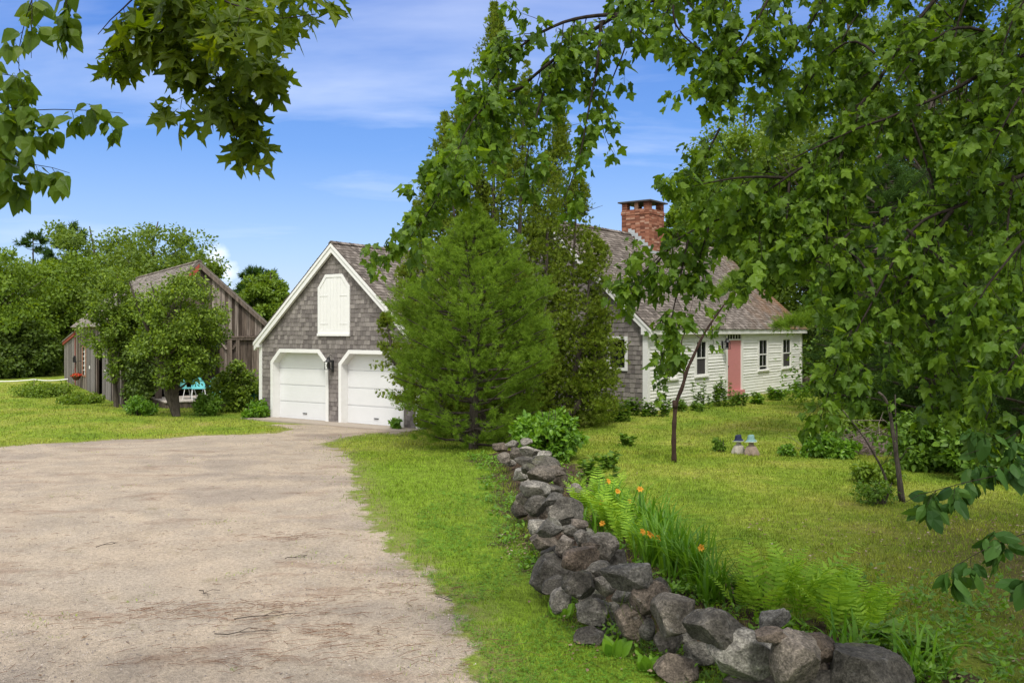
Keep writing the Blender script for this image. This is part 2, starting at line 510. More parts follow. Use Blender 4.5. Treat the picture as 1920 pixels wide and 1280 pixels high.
def lawn_col(nt):
    co = geoco(nt)
    n1 = noise(nt, co, .55, 5, .6); n2 = noise(nt, co, 6, 7, .7); n3 = noise(nt, co, 40, 4, .65)
    c0 = ramp(nt, [(.28, (.12, .20, .022)), (.45, (.19, .26, .03)), (.60, (.26, .29, .05)), (.74, (.32, .28, .10))], n1).outputs[0]
    c0 = mixc(nt, math_(nt, 'MULTIPLY', green_strip(nt), .85), c0, (.17, .26, .025))
    c0 = mixc(nt, 1.0, c0, ramp(nt, [(.3, .55), (.5, 1.0), (.7, 1.4)], n2).outputs[0], 'MULTIPLY')
    c0 = mixc(nt, 1.0, c0, ramp(nt, [(.3, .65), (.7, 1.35)], n3).outputs[0], 'MULTIPLY')
    g = N_(nt, 'ShaderNodeNewGeometry'); s_ = N_(nt, 'ShaderNodeSeparateXYZ'); L_(nt, g.outputs['Position'], s_.inputs[0])
    # leaf litter soil under the trees on the right
    d1 = math_(nt, 'SUBTRACT', s_.outputs[0], math_(nt, 'MULTIPLY', s_.outputs[1], .16))
    d1 = math_(nt, 'ADD', d1, math_(nt, 'MULTIPLY', math_(nt, 'SUBTRACT', n2, .5), 3.0))
    d1 = math_(nt, 'MULTIPLY', math_(nt, 'SUBTRACT', d1, 2.2), .6, clamp=True)
    near = math_(nt, 'SUBTRACT', 1.0, math_(nt, 'MULTIPLY', math_(nt, 'SUBTRACT', s_.outputs[1], 10), .25, clamp=True))
    far_ = math_(nt, 'MULTIPLY', math_(nt, 'SUBTRACT', math_(nt, 'SUBTRACT', s_.outputs[0], math_(nt, 'MULTIPLY', s_.outputs[1], .42)), 2.2), .8, clamp=True)
    mask = math_(nt, 'MAXIMUM', math_(nt, 'MULTIPLY', d1, near), far_)
    soil = ramp(nt, [(.3, (.05, .035, .018)), (.6, (.12, .085, .04)), (.75, (.16, .14, .05))], n2).outputs[0]
    return mixc(nt, math_(nt, 'MULTIPLY', mask, .85), c0, soil), math_(nt, 'ADD', n2, n3)
m, nt, out = newmat('lawn_ground')
c0, hb_ = lawn_col(nt)
b = pbsdf(nt, c0, .95, .1)
L_(nt, bump(nt, hb_, .8, .05), b.inputs['Normal'])
L_(nt, b.outputs[0], out.inputs[0]); M['lawn'] = m
mb = MB(); mb.addarr(np.stack([XX, YY, ZZ], -1).reshape(-1, 3), q)
ground = mb.build('ground', m, smooth_=True)
tag(ground, 'mown green and yellow lawn ground around the driveway and houses', 'ground', kind='structure')

GF = arr(sin(radians(33)), cos(radians(33)), 0); GS = arr(cos(radians(33)), -sin(radians(33)), 0)
GO = arr((627-CX)/F*28, 28, 0); GO[2] = -.40
CR = arr(sin(radians(37.5)), cos(radians(37.5)), 0); CU = arr(-cos(radians(37.5)), sin(radians(37.5)), 0)
CO = arr((1213.5-CX)/F*26.4, 26.4, .08)
BD = arr(-sin(radians(33)), cos(radians(33)), 0); BP = arr(cos(radians(33)), sin(radians(33)), 0)
BO = arr((235-CX)/F*34, 34, -.30)
def rp_(O, a, b_, A, B, C_, D):
    return [tuple((O+a*i+b_*j)[:2]) for i, j in ((A, C_), (B, C_), (B, D), (A, D))]
FOOT = [rp_(GO, GS, GF, -3.5, 3.5, 0, 9.5), rp_(CO, CR, CU, 0, 13.6, 0, 7.5), rp_(BO, BD, BP, 0, 12.5, 0, 5.6), rp_(BO, BD, BP, -1.6, .1, 1.2, 5.4)]
DRV_PX = [(520, 812), (556, 805), (530, 799), (494, 795), (494, 789), (760, 806), (748, 814), (690, 812), (640, 822), (596, 833), (640, 846),
          (655, 870), (660, 900), (668, 930), (700, 985), (735, 1035), (790, 1085), (840, 1130), (862, 1180), (882, 1230), (905, 1290)]
DRV = [tuple(G(*p)[:2]) for p in DRV_PX]
DRV += [(0.15, 4), (.5, 0), (.6, -4), (-15, -4), (-15, 17)]
DRV += [tuple(G(*p)[:2]) for p in [(-250, 850), (-100, 844), (0, 839), (80, 832), (150, 830), (220, 824), (300, 823), (370, 817), (440, 816)]]
cs = .07
ax = np.arange(-16, 1.6, cs); ay = np.arange(-4, 27.5, cs)
AX, AY = np.meshgrid(ax, ay)
jx = .14*vnoise(AX, AY, 2.1, 2)+.06*vnoise(AX, AY, 7, 5); jy = .14*vnoise(AX, AY, 2.3, 8)+.06*vnoise(AX, AY, 6, 3)
cxm = AX[:-1, :-1]+cs/2; cym = AY[:-1, :-1]+cs/2
DRVA = np.array(DRV)
def edge_dist(x, y):
    d = np.full(np.shape(x), 1e9)
    for i in range(len(DRVA)):
        a, b_ = DRVA[i], DRVA[(i+1) % len(DRVA)]; ab = b_-a
        t = np.clip(((x-a[0])*ab[0]+(y-a[1])*ab[1])/(ab@ab+1e-9), 0, 1)
        d = np.minimum(d, np.hypot(x-a[0]-t*ab[0], y-a[1]-t*ab[1]))
    return d
ins = in_poly(cxm+jx[:-1, :-1], cym+jy[:-1, :-1], DRV)
ed_ = edge_dist(cxm, cym)
inside_ = in_poly(AX, AY, DRV); sdist = np.where(inside_, 1, -1)*edge_dist(AX, AY)
sdist = np.where((AY > 25.2) & (AX > -7.6) & (AX < -3.6) & inside_, np.maximum(sdist, .5), sdist)
ins = (sdist[:-1, :-1] > -.65) & (cym < 27.4)
for f in FOOT: ins &= ~in_poly(cxm, cym, f)
def on_drive(x, y, k=1.0):
    return in_poly(x+k*(.14*vnoise(x, y, 2.1, 2)+.06*vnoise(x, y, 7, 5)), y+k*(.14*vnoise(x, y, 2.3, 8)+.06*vnoise(x, y, 6, 3)), DRV)
idx = np.arange(AX.size).reshape(AX.shape)
q = np.stack([idx[:-1, :-1], idx[:-1, 1:], idx[1:, 1:], idx[1:, :-1]], -1)[ins]
rx = AX+R.uniform(-.03, .03, AX.shape); ry = AY+R.uniform(-.03, .03, AX.shape)
V = np.stack([rx, ry, gz(rx, ry)+.006+.014*smooth((sdist+.1)/.5)+.012*vnoise(rx, ry, 1.1, 6)*smooth(sdist/.5)+.004*vnoise(rx, ry, 6, 1)*smooth(sdist/.5)], -1).reshape(-1, 3)
used = np.unique(q); remap = np.full(len(V), -1); remap[used] = np.arange(len(used))
m, nt, out = newmat('gravel_driveway')
co = geoco(nt)
n1 = noise(nt, co, .30, 6, .62, .4); n2 = noise(nt, co, 1.6, 7, .7); n3 = noise(nt, co, 28, 6, .7); n4 = noise(nt, geoco(nt, (.6, 1.3, 1)), 1.1, 6, .65)
vo = N_(nt, 'ShaderNodeTexVoronoi'); vo.inputs['Scale'].default_value = 70; L_(nt, co, vo.inputs['Vector'])
c0 = ramp(nt, [(.30, (.30, .25, .205)), (.42, (.37, .31, .25)), (.50, (.47, .385, .295)), (.58, (.41, .345, .275)), (.68, (.50, .41, .31))], n1).outputs[0]
c0 = mixc(nt, 1.0, c0, ramp(nt, [(.28, .80), (.5, 1.0), (.72, 1.12)], n2).outputs[0], 'MULTIPLY')
c0 = mixc(nt, ramp(nt, [(.55, 0), (.70, .55)], n4).outputs[0], c0, (.22, .13, .085))
c0 = mixc(nt, ramp(nt, [(.60, 0), (.70, .45)], noise(nt, co, 1.7, 7, .75)).outputs[0], c0, (.17, .15, .045))
c0 = mixc(nt, 1.0, c0, ramp(nt, [(.28, .66), (.5, 1.0), (.7, 1.28)], n3).outputs[0], 'MULTIPLY')
c0 = mixc(nt, .3, c0, mixc(nt, 1.0, c0, ramp(nt, [(0, .6), (1, 1.35)], vo.outputs['Color']).outputs[0], 'MULTIPLY'))
b = pbsdf(nt, c0, .95, .12)
L_(nt, bump(nt, math_(nt, 'ADD', n3, math_(nt, 'MULTIPLY', vo.outputs['Distance'], 1.2)), .8, .02), b.inputs['Normal'])
at = N_(nt, 'ShaderNodeAttribute'); at.attribute_name = 'worn'
wf = math_(nt, 'ADD', at.outputs['Fac'], math_(nt, 'MULTIPLY', math_(nt, 'SUBTRACT', noise(nt, co, 2.6, 7, .72), .5), 1.5))
wf = ramp(nt, [(.0, 0), (.16, 1)], math_(nt, 'ADD', wf, .05)).outputs[0]
lc, _h = lawn_col(nt)
lc = mixc(nt, math_(nt, 'MULTIPLY', ramp(nt, [(.35, 0), (.65, .8)], noise(nt, co, 5, 5, .7)).outputs[0], math_(nt, 'MULTIPLY', math_(nt, 'ADD', at.outputs['Fac'], .5), 3.0, clamp=True)), lc, (.24, .19, .10))
c1 = mixc(nt, wf, lc, c0)
L_(nt, c1, b.inputs['Base Color'])
L_(nt, b.outputs[0], out.inputs[0])
mb = MB(); mb.addarr(V[used], remap[q])
o = mb.build('driveway', m, smooth_=True)
at_ = o.data.attributes.new('worn', 'FLOAT', 'POINT'); at_.data.foreach_set('value', (sdist.reshape(-1)[used]+.04).astype(np.float32))
tag(o, 'wide dusty tan gravel driveway curving up to the garage doors', 'driveway', kind='structure')
M['gravel'] = m

# pebbles, twigs and needle litter
def sub_tri(n, rng, x0, x1, y0, y1, pw=1.6):
    """points in the view cone, denser near the camera"""
    t = rng.random(n)
    a = y0**(1-pw); b_ = y1**(1-pw)
    y = (a+(b_-a)*t)**(1/(1-pw))
    return rng.uniform(-1, 1, n), y
def cone_pts(n, rng, y0, y1, kx0=-.68, kx1=.68, pw=1.0):
    if abs(pw-1) < 1e-6:
        y = y0*(y1/y0)**rng.random(n)
    else:
        t = rng.random(n); a = y0**(1-pw); b_ = y1**(1-pw); y = (a+(b_-a)*t)**(1/(1-pw))
    x = rng.uniform(kx0, kx1, n)*(y+1.0)
    return x, y
r = np.random.default_rng(3)
x, y = cone_pts(60000, r, 4.5, 24, -.66, .15, 1.0)
k = on_drive(x, y); x, y = x[k], y[k]
dens = vnoise(x, y, .8, 3); k = r.random(len(x)) < np.clip(.2+.35*dens, .04, .8); x, y = x[k], y[k]
n = len(x); s = r.uniform(.004, .011, n)*np.maximum(1, y/14)
th = r.uniform(0, 2*pi, n)
P = []
for i, (a, h) in enumerate([(0, 0), (1.6, 0), (3.1, 0), (4.7, 0), (.5, .9)]):
    rr_ = s*(.9 if i < 4 else .2)
    P.append(np.stack([x+rr_*np.cos(th+a)*(1.3 if i % 2 else .8), y+rr_*np.sin(th+a), gz(x, y)+.022+.012*vnoise(x, y, 1.1, 6)+h*s], -1))
V = np.stack(P, 1).reshape(-1, 3); b0 = np.arange(n)[:, None]*5
T = np.concatenate([b0+np.array([0, 1, 4]), b0+np.array([1, 2, 4]), b0+np.array([2, 3, 4]), b0+np.array([3, 0, 4])])
m, nt, out = newmat('pebble')
b = pbsdf(nt, ramp(nt, [(0, (.18, .16, .15)), (.5, (.32, .27, .24)), (1, (.50, .44, .39))], island(nt)).outputs[0], .9, .2); L_(nt, b.outputs[0], out.inputs[0])
mb = MB(); mb.addarr(V, T)
tag(mb.build('loose_gravel', m), 'loose small stones scattered over the driveway surface', 'gravel', kind='stuff')
# needles and twigs
mb = MB(); r = np.random.default_rng(5)
spots = [G(500, 1165), G(470, 1150), G(560, 1140), G(590, 1215), G(330, 1150), G(620, 1190), G(420, 1240), G(760, 1110), G(560, 1010), G(880, 1230), G(240, 1165)]
cnt = 0
for sp in spots:
    for _ in range(46):
        c = sp+arr(r.normal(0, .42), r.normal(0, .16), 0); L = r.uniform(.03, .11); a = r.normal(.15, .5)
        z = float(gz(c[0], c[1]))+.036
        mb.tube([(c[0]-L*cos(a), c[1]-L*sin(a), z), (c[0], c[1]+r.normal(0, .006), z+.006), (c[0]+L*cos(a), c[1]+L*sin(a), z)], .0018, 3, False)
x, y = cone_pts(700, r, 5, 20, -.62, .12)
for a_, b_ in zip(x, y):
    if not on_drive(np.array([a_]), np.array([b_]))[0]: continue
    L = r.uniform(.015, .06); a = r.uniform(0, pi); z = float(gz(a_, b_))+.034
    mb.tube([(a_-L*cos(a), b_-L*sin(a), z), (a_+L*cos(a), b_+L*sin(a), z)], .0022, 3, False)
M['litter'] = simple('brown_litter', (.14, .075, .045), .9, .1, .2, 3)
tag(mb.build('needle_litter', M['litter']), 'reddish brown pine needles and bits lying on the driveway', 'litter', kind='stuff')
for i, (px, py, L, a, lab) in enumerate([
        (505, 1163, .30, .25, 'longest dark stick on the driveway in the reddish needle patch'),
        (830, 1130-0, .12, 2.4, 'short crooked stick on the right edge of the driveway'),
        (555, 1052, .12, .5, 'small dark stick on the pale middle of the driveway'),
        (200, 1028, .13, .8, 'thin slanting stick on the left half of the driveway'),
        (460, 1195, .24, .2, 'bent twig with side shoots lying near the driveway foreground'),
        (385, 1120, .13, -.9, 'pale forked twig lying above the reddish needle patch')]):
    g_ = G(px, py); mb = MB(); rr_ = np.random.default_rng(i)
    pts = [g_+arr(t*L*cos(a)+rr_.normal(0, .012), t*L*sin(a)+rr_.normal(0, .012), .042+rr_.uniform(0, .012)) for t in np.linspace(-1, 1, 6)]
    mb.tube(pts, np.linspace(.0055, .002, 6), 5)
    mb.tube([pts[2], pts[2]+arr(.06, .07, .012), pts[2]+arr(.13, .10, .0)], .003, 4)
    mb.tube([pts[4], pts[4]+arr(.05, -.05, .01)], .0025, 4)
    tag(mb.build('stick', M['bark'], loc=g_), lab, 'stick', 'fallen sticks on the driveway')
# a few fallen leaves (dry, pale)
mb = MB(); r = np.random.default_rng(15)
x, y = cone_pts(70, r, 4.8, 16, -.6, .2)
x = np.append(x, r.normal(1.05, .30, 260)); y = np.append(y, r.normal(7.4, .5, 260)); x = np.append(x, r.normal(.05, .14, 70)); y = np.append(y, r.normal(10.3, .35, 70))
x = np.append(x, r.uniform(2.8, 7, 1500)); y = np.append(y, r.uniform(5, 12, 1500))
for a_, b_ in zip(x, y):
    s = r.uniform(.012, .030); a = r.uniform(0, 6.3); z = float(gz(a_, b_))+.04
    d = arr(cos(a), sin(a), r.uniform(-.2, .3)); e = arr(-sin(a), cos(a), r.uniform(-.3, .3))
    c = arr(a_, b_, z)
    mb.add([c-d*s, c-e*s*.5, c+d*s*.8, c+e*s*.5+arr(0, 0, s*.3)], [(0, 1, 2), (0, 2, 3)])
m, nt, out = newmat('dry_leaf')
b = pbsdf(nt, ramp(nt, [(0, (.12, .07, .04)), (.7, (.20, .14, .09)), (1, (.40, .32, .24))], island(nt)).outputs[0], .8, .2); L_(nt, b.outputs[0], out.inputs[0])
tag(mb.build('dry_leaves', m), 'scattered dry brown leaves on the grass and gravel', 'dead leaves', kind='stuff')

# ================================================================ grass blades
WALLPX = [(1760, 1330), (1560, 1262), (1400, 1195), (1290, 1150), (1190, 1105), (1110, 1050), (1050, 990), (1020, 935), (1000, 895), (985, 868), (960, 852), (930, 838)]
WALL = np.array([G(*p, .15)[:2] for p in WALLPX])
def wall_dist(x, y):
    d = np.full(np.shape(x), 1e9)
    for i in range(len(WALL)-1):
        a, b_ = WALL[i], WALL[i+1]; ab = b_-a
        t = np.clip(((x-a[0])*ab[0]+(y-a[1])*ab[1])/(ab@ab), 0, 1)
        d = np.minimum(d, np.hypot(x-a[0]-t*ab[0], y-a[1]-t*ab[1]))
    return d
def blades(n, rng, y0, y1, kx0, kx1, hmin, hmax, wbase, lean=.5, test=None, pw=1.0, wpow=.85):
    x, y = cone_pts(n, rng, y0, y1, kx0, kx1, pw)
    k = ~on_drive(x, y, 1.0)
    # ragged fringe: some blades creep onto the gravel
    edd = edge_dist(x, y); k |= rng.random(n) < .28*np.exp(-edd/.25)
    k &= rng.random(n) < np.clip(.25+edd/.6, 0, 1)+(edd > .6)
    k |= (rng.random(n) < .03)*(vnoise(x, y, 1.3, 9) > .55)
    for f in FOOT: k &= ~in_poly(x, y, f)
    k &= wall_dist(x, y) > .2
    if test is not None: k &= test(x, y)
    # thin ground on the right under the trees
    wx_ = np.interp(y, WALL[:, 1], WALL[:, 0]); k &= ~((x > wx_) & (y < 17) & (wall_dist(x, y) < 1.1) & (rng.random(n) < .7))
    wood = np.clip((x-.16*y-2.2)*.55, 0, 1)*np.clip((12-y)*.3, 0, 1)+np.clip(x-.42*y-2.6, 0, 1)
    k &= rng.random(n) > np.minimum(wood, 1)*.8
    x, y = x[k], y[k]; n = len(x)
    far = np.maximum(1, y/6.0)
    patch = 1+.45*vnoise(x, y, .9, 7)+.35*vnoise(x, y, 3.7, 2)
    h = rng.uniform(hmin, hmax, n)*patch*far**.1
    # longer fringe along the wall and drive
    wd = wall_dist(x, y)
    h *= 1+1.0*np.exp(-(wd/.55)**2)*rng.random(n)
    w = wbase*far**wpow*rng.uniform(.7, 1.4, n)
    a = rng.uniform(0, 2*pi, n); la = rng.uniform(0, 2*pi, n); ll = rng.uniform(.1, 1, n)*lean*h
    z = gz(x, y)+.0
    dx, dy = np.cos(a)*w, np.sin(a)*w
    P0 = np.stack([x-dx, y-dy, z-.005], -1); P1 = np.stack([x+dx, y+dy, z-.005], -1)
    P2 = np.stack([x+np.cos(la)*ll, y+np.sin(la)*ll, z+h], -1)
    V = np.stack([P0, P1, P2], 1).reshape(-1, 3)
    return V, np.arange(3*n).reshape(-1, 3)
def grass_mat(name, cols, trans=.35):
    m, nt, out = newmat(name)
    co = geoco(nt)
    n1 = noise(nt, co, .55, 5, .6)
    cA = ramp(nt, [(.30, cols[0]), (.47, cols[1]), (.62, cols[2]), (.78, cols[3])], n1).outputs[0]
    cA = mixc(nt, math_(nt, 'MULTIPLY', green_strip(nt), .85), cA, (.20, .31, .028))
    cA = mixc(nt, ramp(nt, [(.60, 0), (.72, .6)], noise(nt, co, 2.1, 6, .7)).outputs[0], cA, (.33, .27, .11))
    cA = mixc(nt, 1.0, cA, ramp(nt, [(.3, .6), (.5, 1.0), (.7, 1.35)], noise(nt, co, 6, 7, .7)).outputs[0], 'MULTIPLY')
    cc = mixc(nt, 1.0, cA, ramp(nt, [(0, .45), (.5, .95), (1, 1.65)], island(nt)).outputs[0], 'MULTIPLY')
    p = pbsdf(nt, cc, .6, .2); tr = N_(nt, 'ShaderNodeBsdfTranslucent'); L_(nt, mixc(nt, 1.0, cc, (1.3, 1.25, .5), 'MULTIPLY'), tr.inputs[0])
    mx = N_(nt, 'ShaderNodeMixShader'); mx.inputs[0].default_value = trans
    L_(nt, p.outputs[0], mx.inputs[1]); L_(nt, tr.outputs[0], mx.inputs[2]); L_(nt, mx.outputs[0], out.inputs[0]); return m
GM = grass_mat('grass_blade', [(.145, .235, .022), (.225, .305, .034), (.31, .345, .058), (.38, .33, .11)])
r = np.random.default_rng(21)
mb = MB()
V, T = blades(330000, r, 4.2, 20, -.64, .68, .022, .05, .0030, .8); mb.addarr(V, T)
x_, y_ = cone_pts(60000, r, 4.6, 22, -.64, .15)
k_ = on_drive(x_, y_) & (vnoise(x_, y_, .9, 13)+.6*vnoise(x_, y_, 3.3, 4) > .72) & (r.random(60000) < .6); x_, y_ = x_[k_], y_[k_]; n_ = len(x_)
w_ = .003*np.maximum(1, y_/6)**.85; h_ = r.uniform(.008, .03, n_); a_ = r.uniform(0, 6.3, n_); z_ = gz(x_, y_)+.02
Vd = np.stack([np.stack([x_-np.cos(a_)*w_, y_-np.sin(a_)*w_, z_], -1), np.stack([x_+np.cos(a_)*w_, y_+np.sin(a_)*w_, z_], -1), np.stack([x_+r.normal(0, .02, n_), y_+r.normal(0, .02, n_), z_+h_], -1)], 1).reshape(-1, 3)
mb.addarr(Vd, np.arange(3*n_).reshape(-1, 3))
V, T = blades(110000, r, 18, 48, -.66, .5, .03, .06, .0034, .7); mb.addarr(V, T)
tag(mb.build('grass', GM), 'short mown grass blades covering the lawns', 'grass', kind='stuff')
# richer green clover in the strip between the drive and the wall
CLM = leaf_mat('clover', [(.06, .17, .014), (.11, .25, .02), (.16, .30, .03)], .3, .6, .2)
x, y = cone_pts(30000, r, 4.6, 14, -.1, .3, 1.0)
k = ~on_drive(x, y); k &= wall_dist(x, y) > .3; k &= (vnoise(x, y, 1.2, 4) > -.15); x, y = x[k], y[k]
wl = np.interp(y, WALL[::1, 1], WALL[:, 0]); k = x < wl+.1; x, y = x[k], y[k]
n = len(x); s = r.uniform(.006, .012, n)*np.maximum(1, y/8); z = gz(x, y)+r.uniform(.02, .045, n); a0 = r.uniform(0, 6.3, n)
mb = MB()
for kk in range(3):
    a = a0+kk*2.09
    d = np.stack([np.cos(a), np.sin(a), r.uniform(-.2, .3, n)], -1); e = np.stack([-np.sin(a), np.cos(a), r.uniform(-.2, .2, n)], -1)
    c = np.stack([x, y, z], -1); S = s[:, None]
    V = np.stack([c, c+d*S-e*S*.6, c+d*S*1.5, c+d*S+e*S*.6], 1).reshape(-1, 3)
    mb.addarr(V, np.arange(4*n).reshape(-1, 4))
tag(mb.build('clover', CLM), 'low clover mixed into the grass strip beside the stone wall', 'clover', kind='stuff')

# ---- worn soil with leaf litter along the foot of the wall
Wp = np.concatenate([np.stack([np.interp(np.linspace(0, len(WALL)-1, 160), np.arange(len(WALL)), WALL[:, i]) for i in (0, 1)], -1)])
tan_ = np.gradient(Wp, axis=0); tan_ /= np.linalg.norm(tan_, axis=1)[:, None]; nn_ = np.stack([-tan_[:, 1], tan_[:, 0]], -1)
us = np.linspace(-1.15, 1.75, 30)
SX = Wp[:, None, 0]+nn_[:, None, 0]*us[None]*-1; SY = Wp[:, None, 1]+nn_[:, None, 1]*us[None]*-1
ww_ = .80-np.abs(us)[None]+.45*(us > 0)[None]+.25*vnoise(SX, SY, 1.7, 3)
ridge = np.clip(.20-np.abs(us)[None]*.6, 0, 1)*(smooth((np.linspace(0, 1, 160))/.03)*smooth((1-np.linspace(0, 1, 160))/.05))[:, None]
SZ = gz(SX, SY)+.009+ridge*(1+.25*vnoise(SX, SY, 3.1, 5))
idx = np.arange(SX.size).reshape(SX.shape)
q = np.stack([idx[:-1, :-1], idx[1:, :-1], idx[1:, 1:], idx[:-1, 1:]], -1).reshape(-1, 4)
m, nt, out = newmat('wall_foot_soil'); co = geoco(nt)
at = N_(nt, 'ShaderNodeAttribute'); at.attribute_name = 'worn'
wf = math_(nt, 'ADD', at.outputs['Fac'], math_(nt, 'MULTIPLY', math_(nt, 'SUBTRACT', noise(nt, co, 3, 7, .72), .5), 1.6))
wf = ramp(nt, [(.0, 0), (.25, 1)], wf).outputs[0]
lc, h_ = lawn_col(nt)
sc = ramp(nt, [(.3, (.02, .014, .010)), (.5, (.07, .048, .032)), (.62, (.14, .10, .07)), (.72, (.10, .11, .03))], noise(nt, co, 11, 7, .75)).outputs[0]
b = pbsdf(nt, mixc(nt, wf, lc, sc), .95, .1); L_(nt, bump(nt, h_, .9, .05), b.inputs['Normal']); L_(nt, b.outputs[0], out.inputs[0])
mb = MB(); mb.addarr(np.stack([SX, SY, SZ], -1).reshape(-1, 3), q); o = mb.build('soil', m, smooth_=True)
at_ = o.data.attributes.new('worn', 'FLOAT', 'POINT'); at_.data.foreach_set('value', ww_.reshape(-1).astype(np.float32))
tag(o, 'dark soil and leaf litter along the foot of the stone wall', 'soil', kind='structure')

# ================================================================ buildings
def solve_rect(fr, px0, px1): return fr.u(px0), fr.u(px1)
# ---- garage
gar = thing('garage', GO, 'grey shingled garage with two white overhead doors and a white loft door', 'garage')
fg = FR(GO, GS, N=-GF)
HW = 3.5; EZ = 2.74; PZ = 5.80; SL = (PZ-EZ)/HW
def gspan(v): 
    if v <= EZ: return [(-HW+.08, HW-.08)]
    h = (PZ-v)/SL
    return [(-h+.05, h-.05)] if h > .1 else []
d1a, d1b = fg.u(513.5), fg.u(612); DWd = d1b-d1a
d2a = fg.u(641.5); d2b = d2a+DWd
DT = fg.z(565, 661); CH = .36
def dhole(a, b_):
    def f(v):
        if v > DT+.06: return None
        e = max(0, (v-(DT+.06-CH)))
        return (a-.05+e, b_+.05-e)
    return f
la, lb = fg.u(597.5), fg.u(657); lz0, lz1 = fg.z(627, 628), fg.z(627, 514)
mb = MB()
# backing walls (thin solid), split round the openings by the shingles standing proud
def wall_poly(mb, fr, poly, n0, n1): fr.prism(mb, poly, n0, n1)
for p_ in ([(-HW, -.3), (d1a-.05, -.3), (d1a-.05, DT), (-HW, DT)], [(d1b+.05, -.3), (d2a-.05, -.3), (d2a-.05, DT), (d1b+.05, DT)],
           [(d2b+.05, -.3), (HW, -.3), (HW, DT), (d2b+.05, DT)], [(-HW, DT), (HW, DT), (HW, EZ), (0, PZ), (-HW, EZ)]):
    fg.prism(mb, p_, -.16, -.004)
courses(mb, fg, -.02, PZ, .142, gspan, .09, .2, [dhole(d1a, d1b), dhole(d2a, d2b), rect_hole(la, lb, lz0+.05, lz1-.2)], .016, 1)
mb.build('front_wall', M['shingle_wall'], gar)
mb = MB()
for sgn, nm in ((-1, 'l'), (1, 'r')):
    O2 = GO+GS*(sgn*HW)
    fs = FR(O2, GF, N=GS*sgn)
    fs.box(mb, 0.16, 9.4, -.3, EZ-.03, -.16, -.004)
    courses(mb, fs, -.02, EZ-.05, .142, lambda v: [(.02, 9.4)], .09, .2, (), .016, 4+sgn)
mb.build('side_wall', M['shingle_wall'], gar)
mb = MB(); fbk = FR(GO+GF*9.4, -GS, N=GF); fbk.prism(mb, [(-HW, -.3), (HW, -.3), (HW, EZ), (0, PZ), (-HW, EZ)], -.16, 0); mb.build('rear_wall', M['shingle_wall'], gar)
def roof(mb, O, along, across, hw, ez, pz, a0, a1, over, th, expo, seed, wr=(.09, .2), sides=(1, -1), holes=()):
    for sgn in sides:
        A = across*sgn
        slope = (pz-ez)/hw
        ln = math.hypot(hw+over, (pz-ez)*(hw+over)/hw)
        V_ = (-A*1.0+arr(0, 0, slope)); V_ /= np.linalg.norm(V_)
        Nn = (A*slope+arr(0, 0, 1)); Nn /= np.linalg.norm(Nn)
        O_ = O+A*(hw+over)+arr(0, 0, ez-slope*over)
        fr = FR(O_, along, V_, Nn)
        fr.box(mb, a0, a1, 0, ln-.0, -th, 0)
        courses(mb, fr, -.04, ln+.0, expo, lambda v: [(a0-.02, a1+.02)], wr[0], wr[1], holes, .017, seed+sgn, .012)
        if sgn == 1: last = fr
    # ridge cap
    pk = O+arr(0, 0, pz+.02)
    for sgn in (1, -1):
        A = across*sgn; Nn = A*slope+arr(0, 0, 1); Nn /= np.linalg.norm(Nn)
        V_ = (A-arr(0, 0, slope)); V_ /= np.linalg.norm(V_)
        fr = FR(pk+Nn*.012*(1+(sgn > 0)*.5), along, V_, Nn)
        courses(mb, FR(pk+Nn*.02, V_, along, Nn), a0, a1, .2, lambda v: [(-.0, .13)], .13, .14, (), .018, seed+7, .0)
    return fr
mb = MB(); roof(mb, GO, GF, GS, HW, EZ, PZ, -.16, 9.6, .14, .05, .14, 11); mb.build('roof', M['shingle_roof'], gar)
# rakes, corner boards, returns
mb = MB(); wd = .2
for sgn in (-1, 1):
    a = SL; L = math.hypot(1, a)
    ox = .145
    def pr(u, dz): return (sgn*u, PZ-.055-a*u+dz)
    o_ = HW+ox
    fg.prism(mb, [pr(0, 0), pr(o_, 0), pr(o_, -.27), pr(0, -.27)], .06, .155)
    fg.prism(mb, [pr(0, .012), pr(o_+.01, .012), pr(o_+.01, -.09), pr(0, -.09)], .156, .185)
    zt = PZ-.055-a*o_
    fg.prism(mb, [(sgn*(HW+ox+.006), zt-.15), (sgn*(HW-.10), zt-.15), (sgn*(HW-.10), zt+.29), (sgn*(HW+ox-.13), zt+.16)], .02, .157) if True else 0
    fs = FR(GO+GS*(sgn*(HW+ox)), GF, N=GS*sgn); fs.box(mb, -.15, 9.55, zt-.15, zt+.02, -.02, .012)
    fs.box(mb, -.15, 9.55, zt-.16, zt-.14, -.16, -.021)
mb.build('rake_trim', M['white'], gar)
for sgn in (-1, 1):
    mb = MB(); fg.box(mb, *( (-HW-.025, -HW+.12) if sgn < 0 else (HW-.12, HW+.025)), -.25, EZ-.19, .0, .03)
    fs = FR(GO+GS*(sgn*HW), GF, N=GS*sgn); fs.box(mb, -.0, .12, -.25, EZ-.19, .0, .024)
    mb.build('corner_board', M['white'], gar)
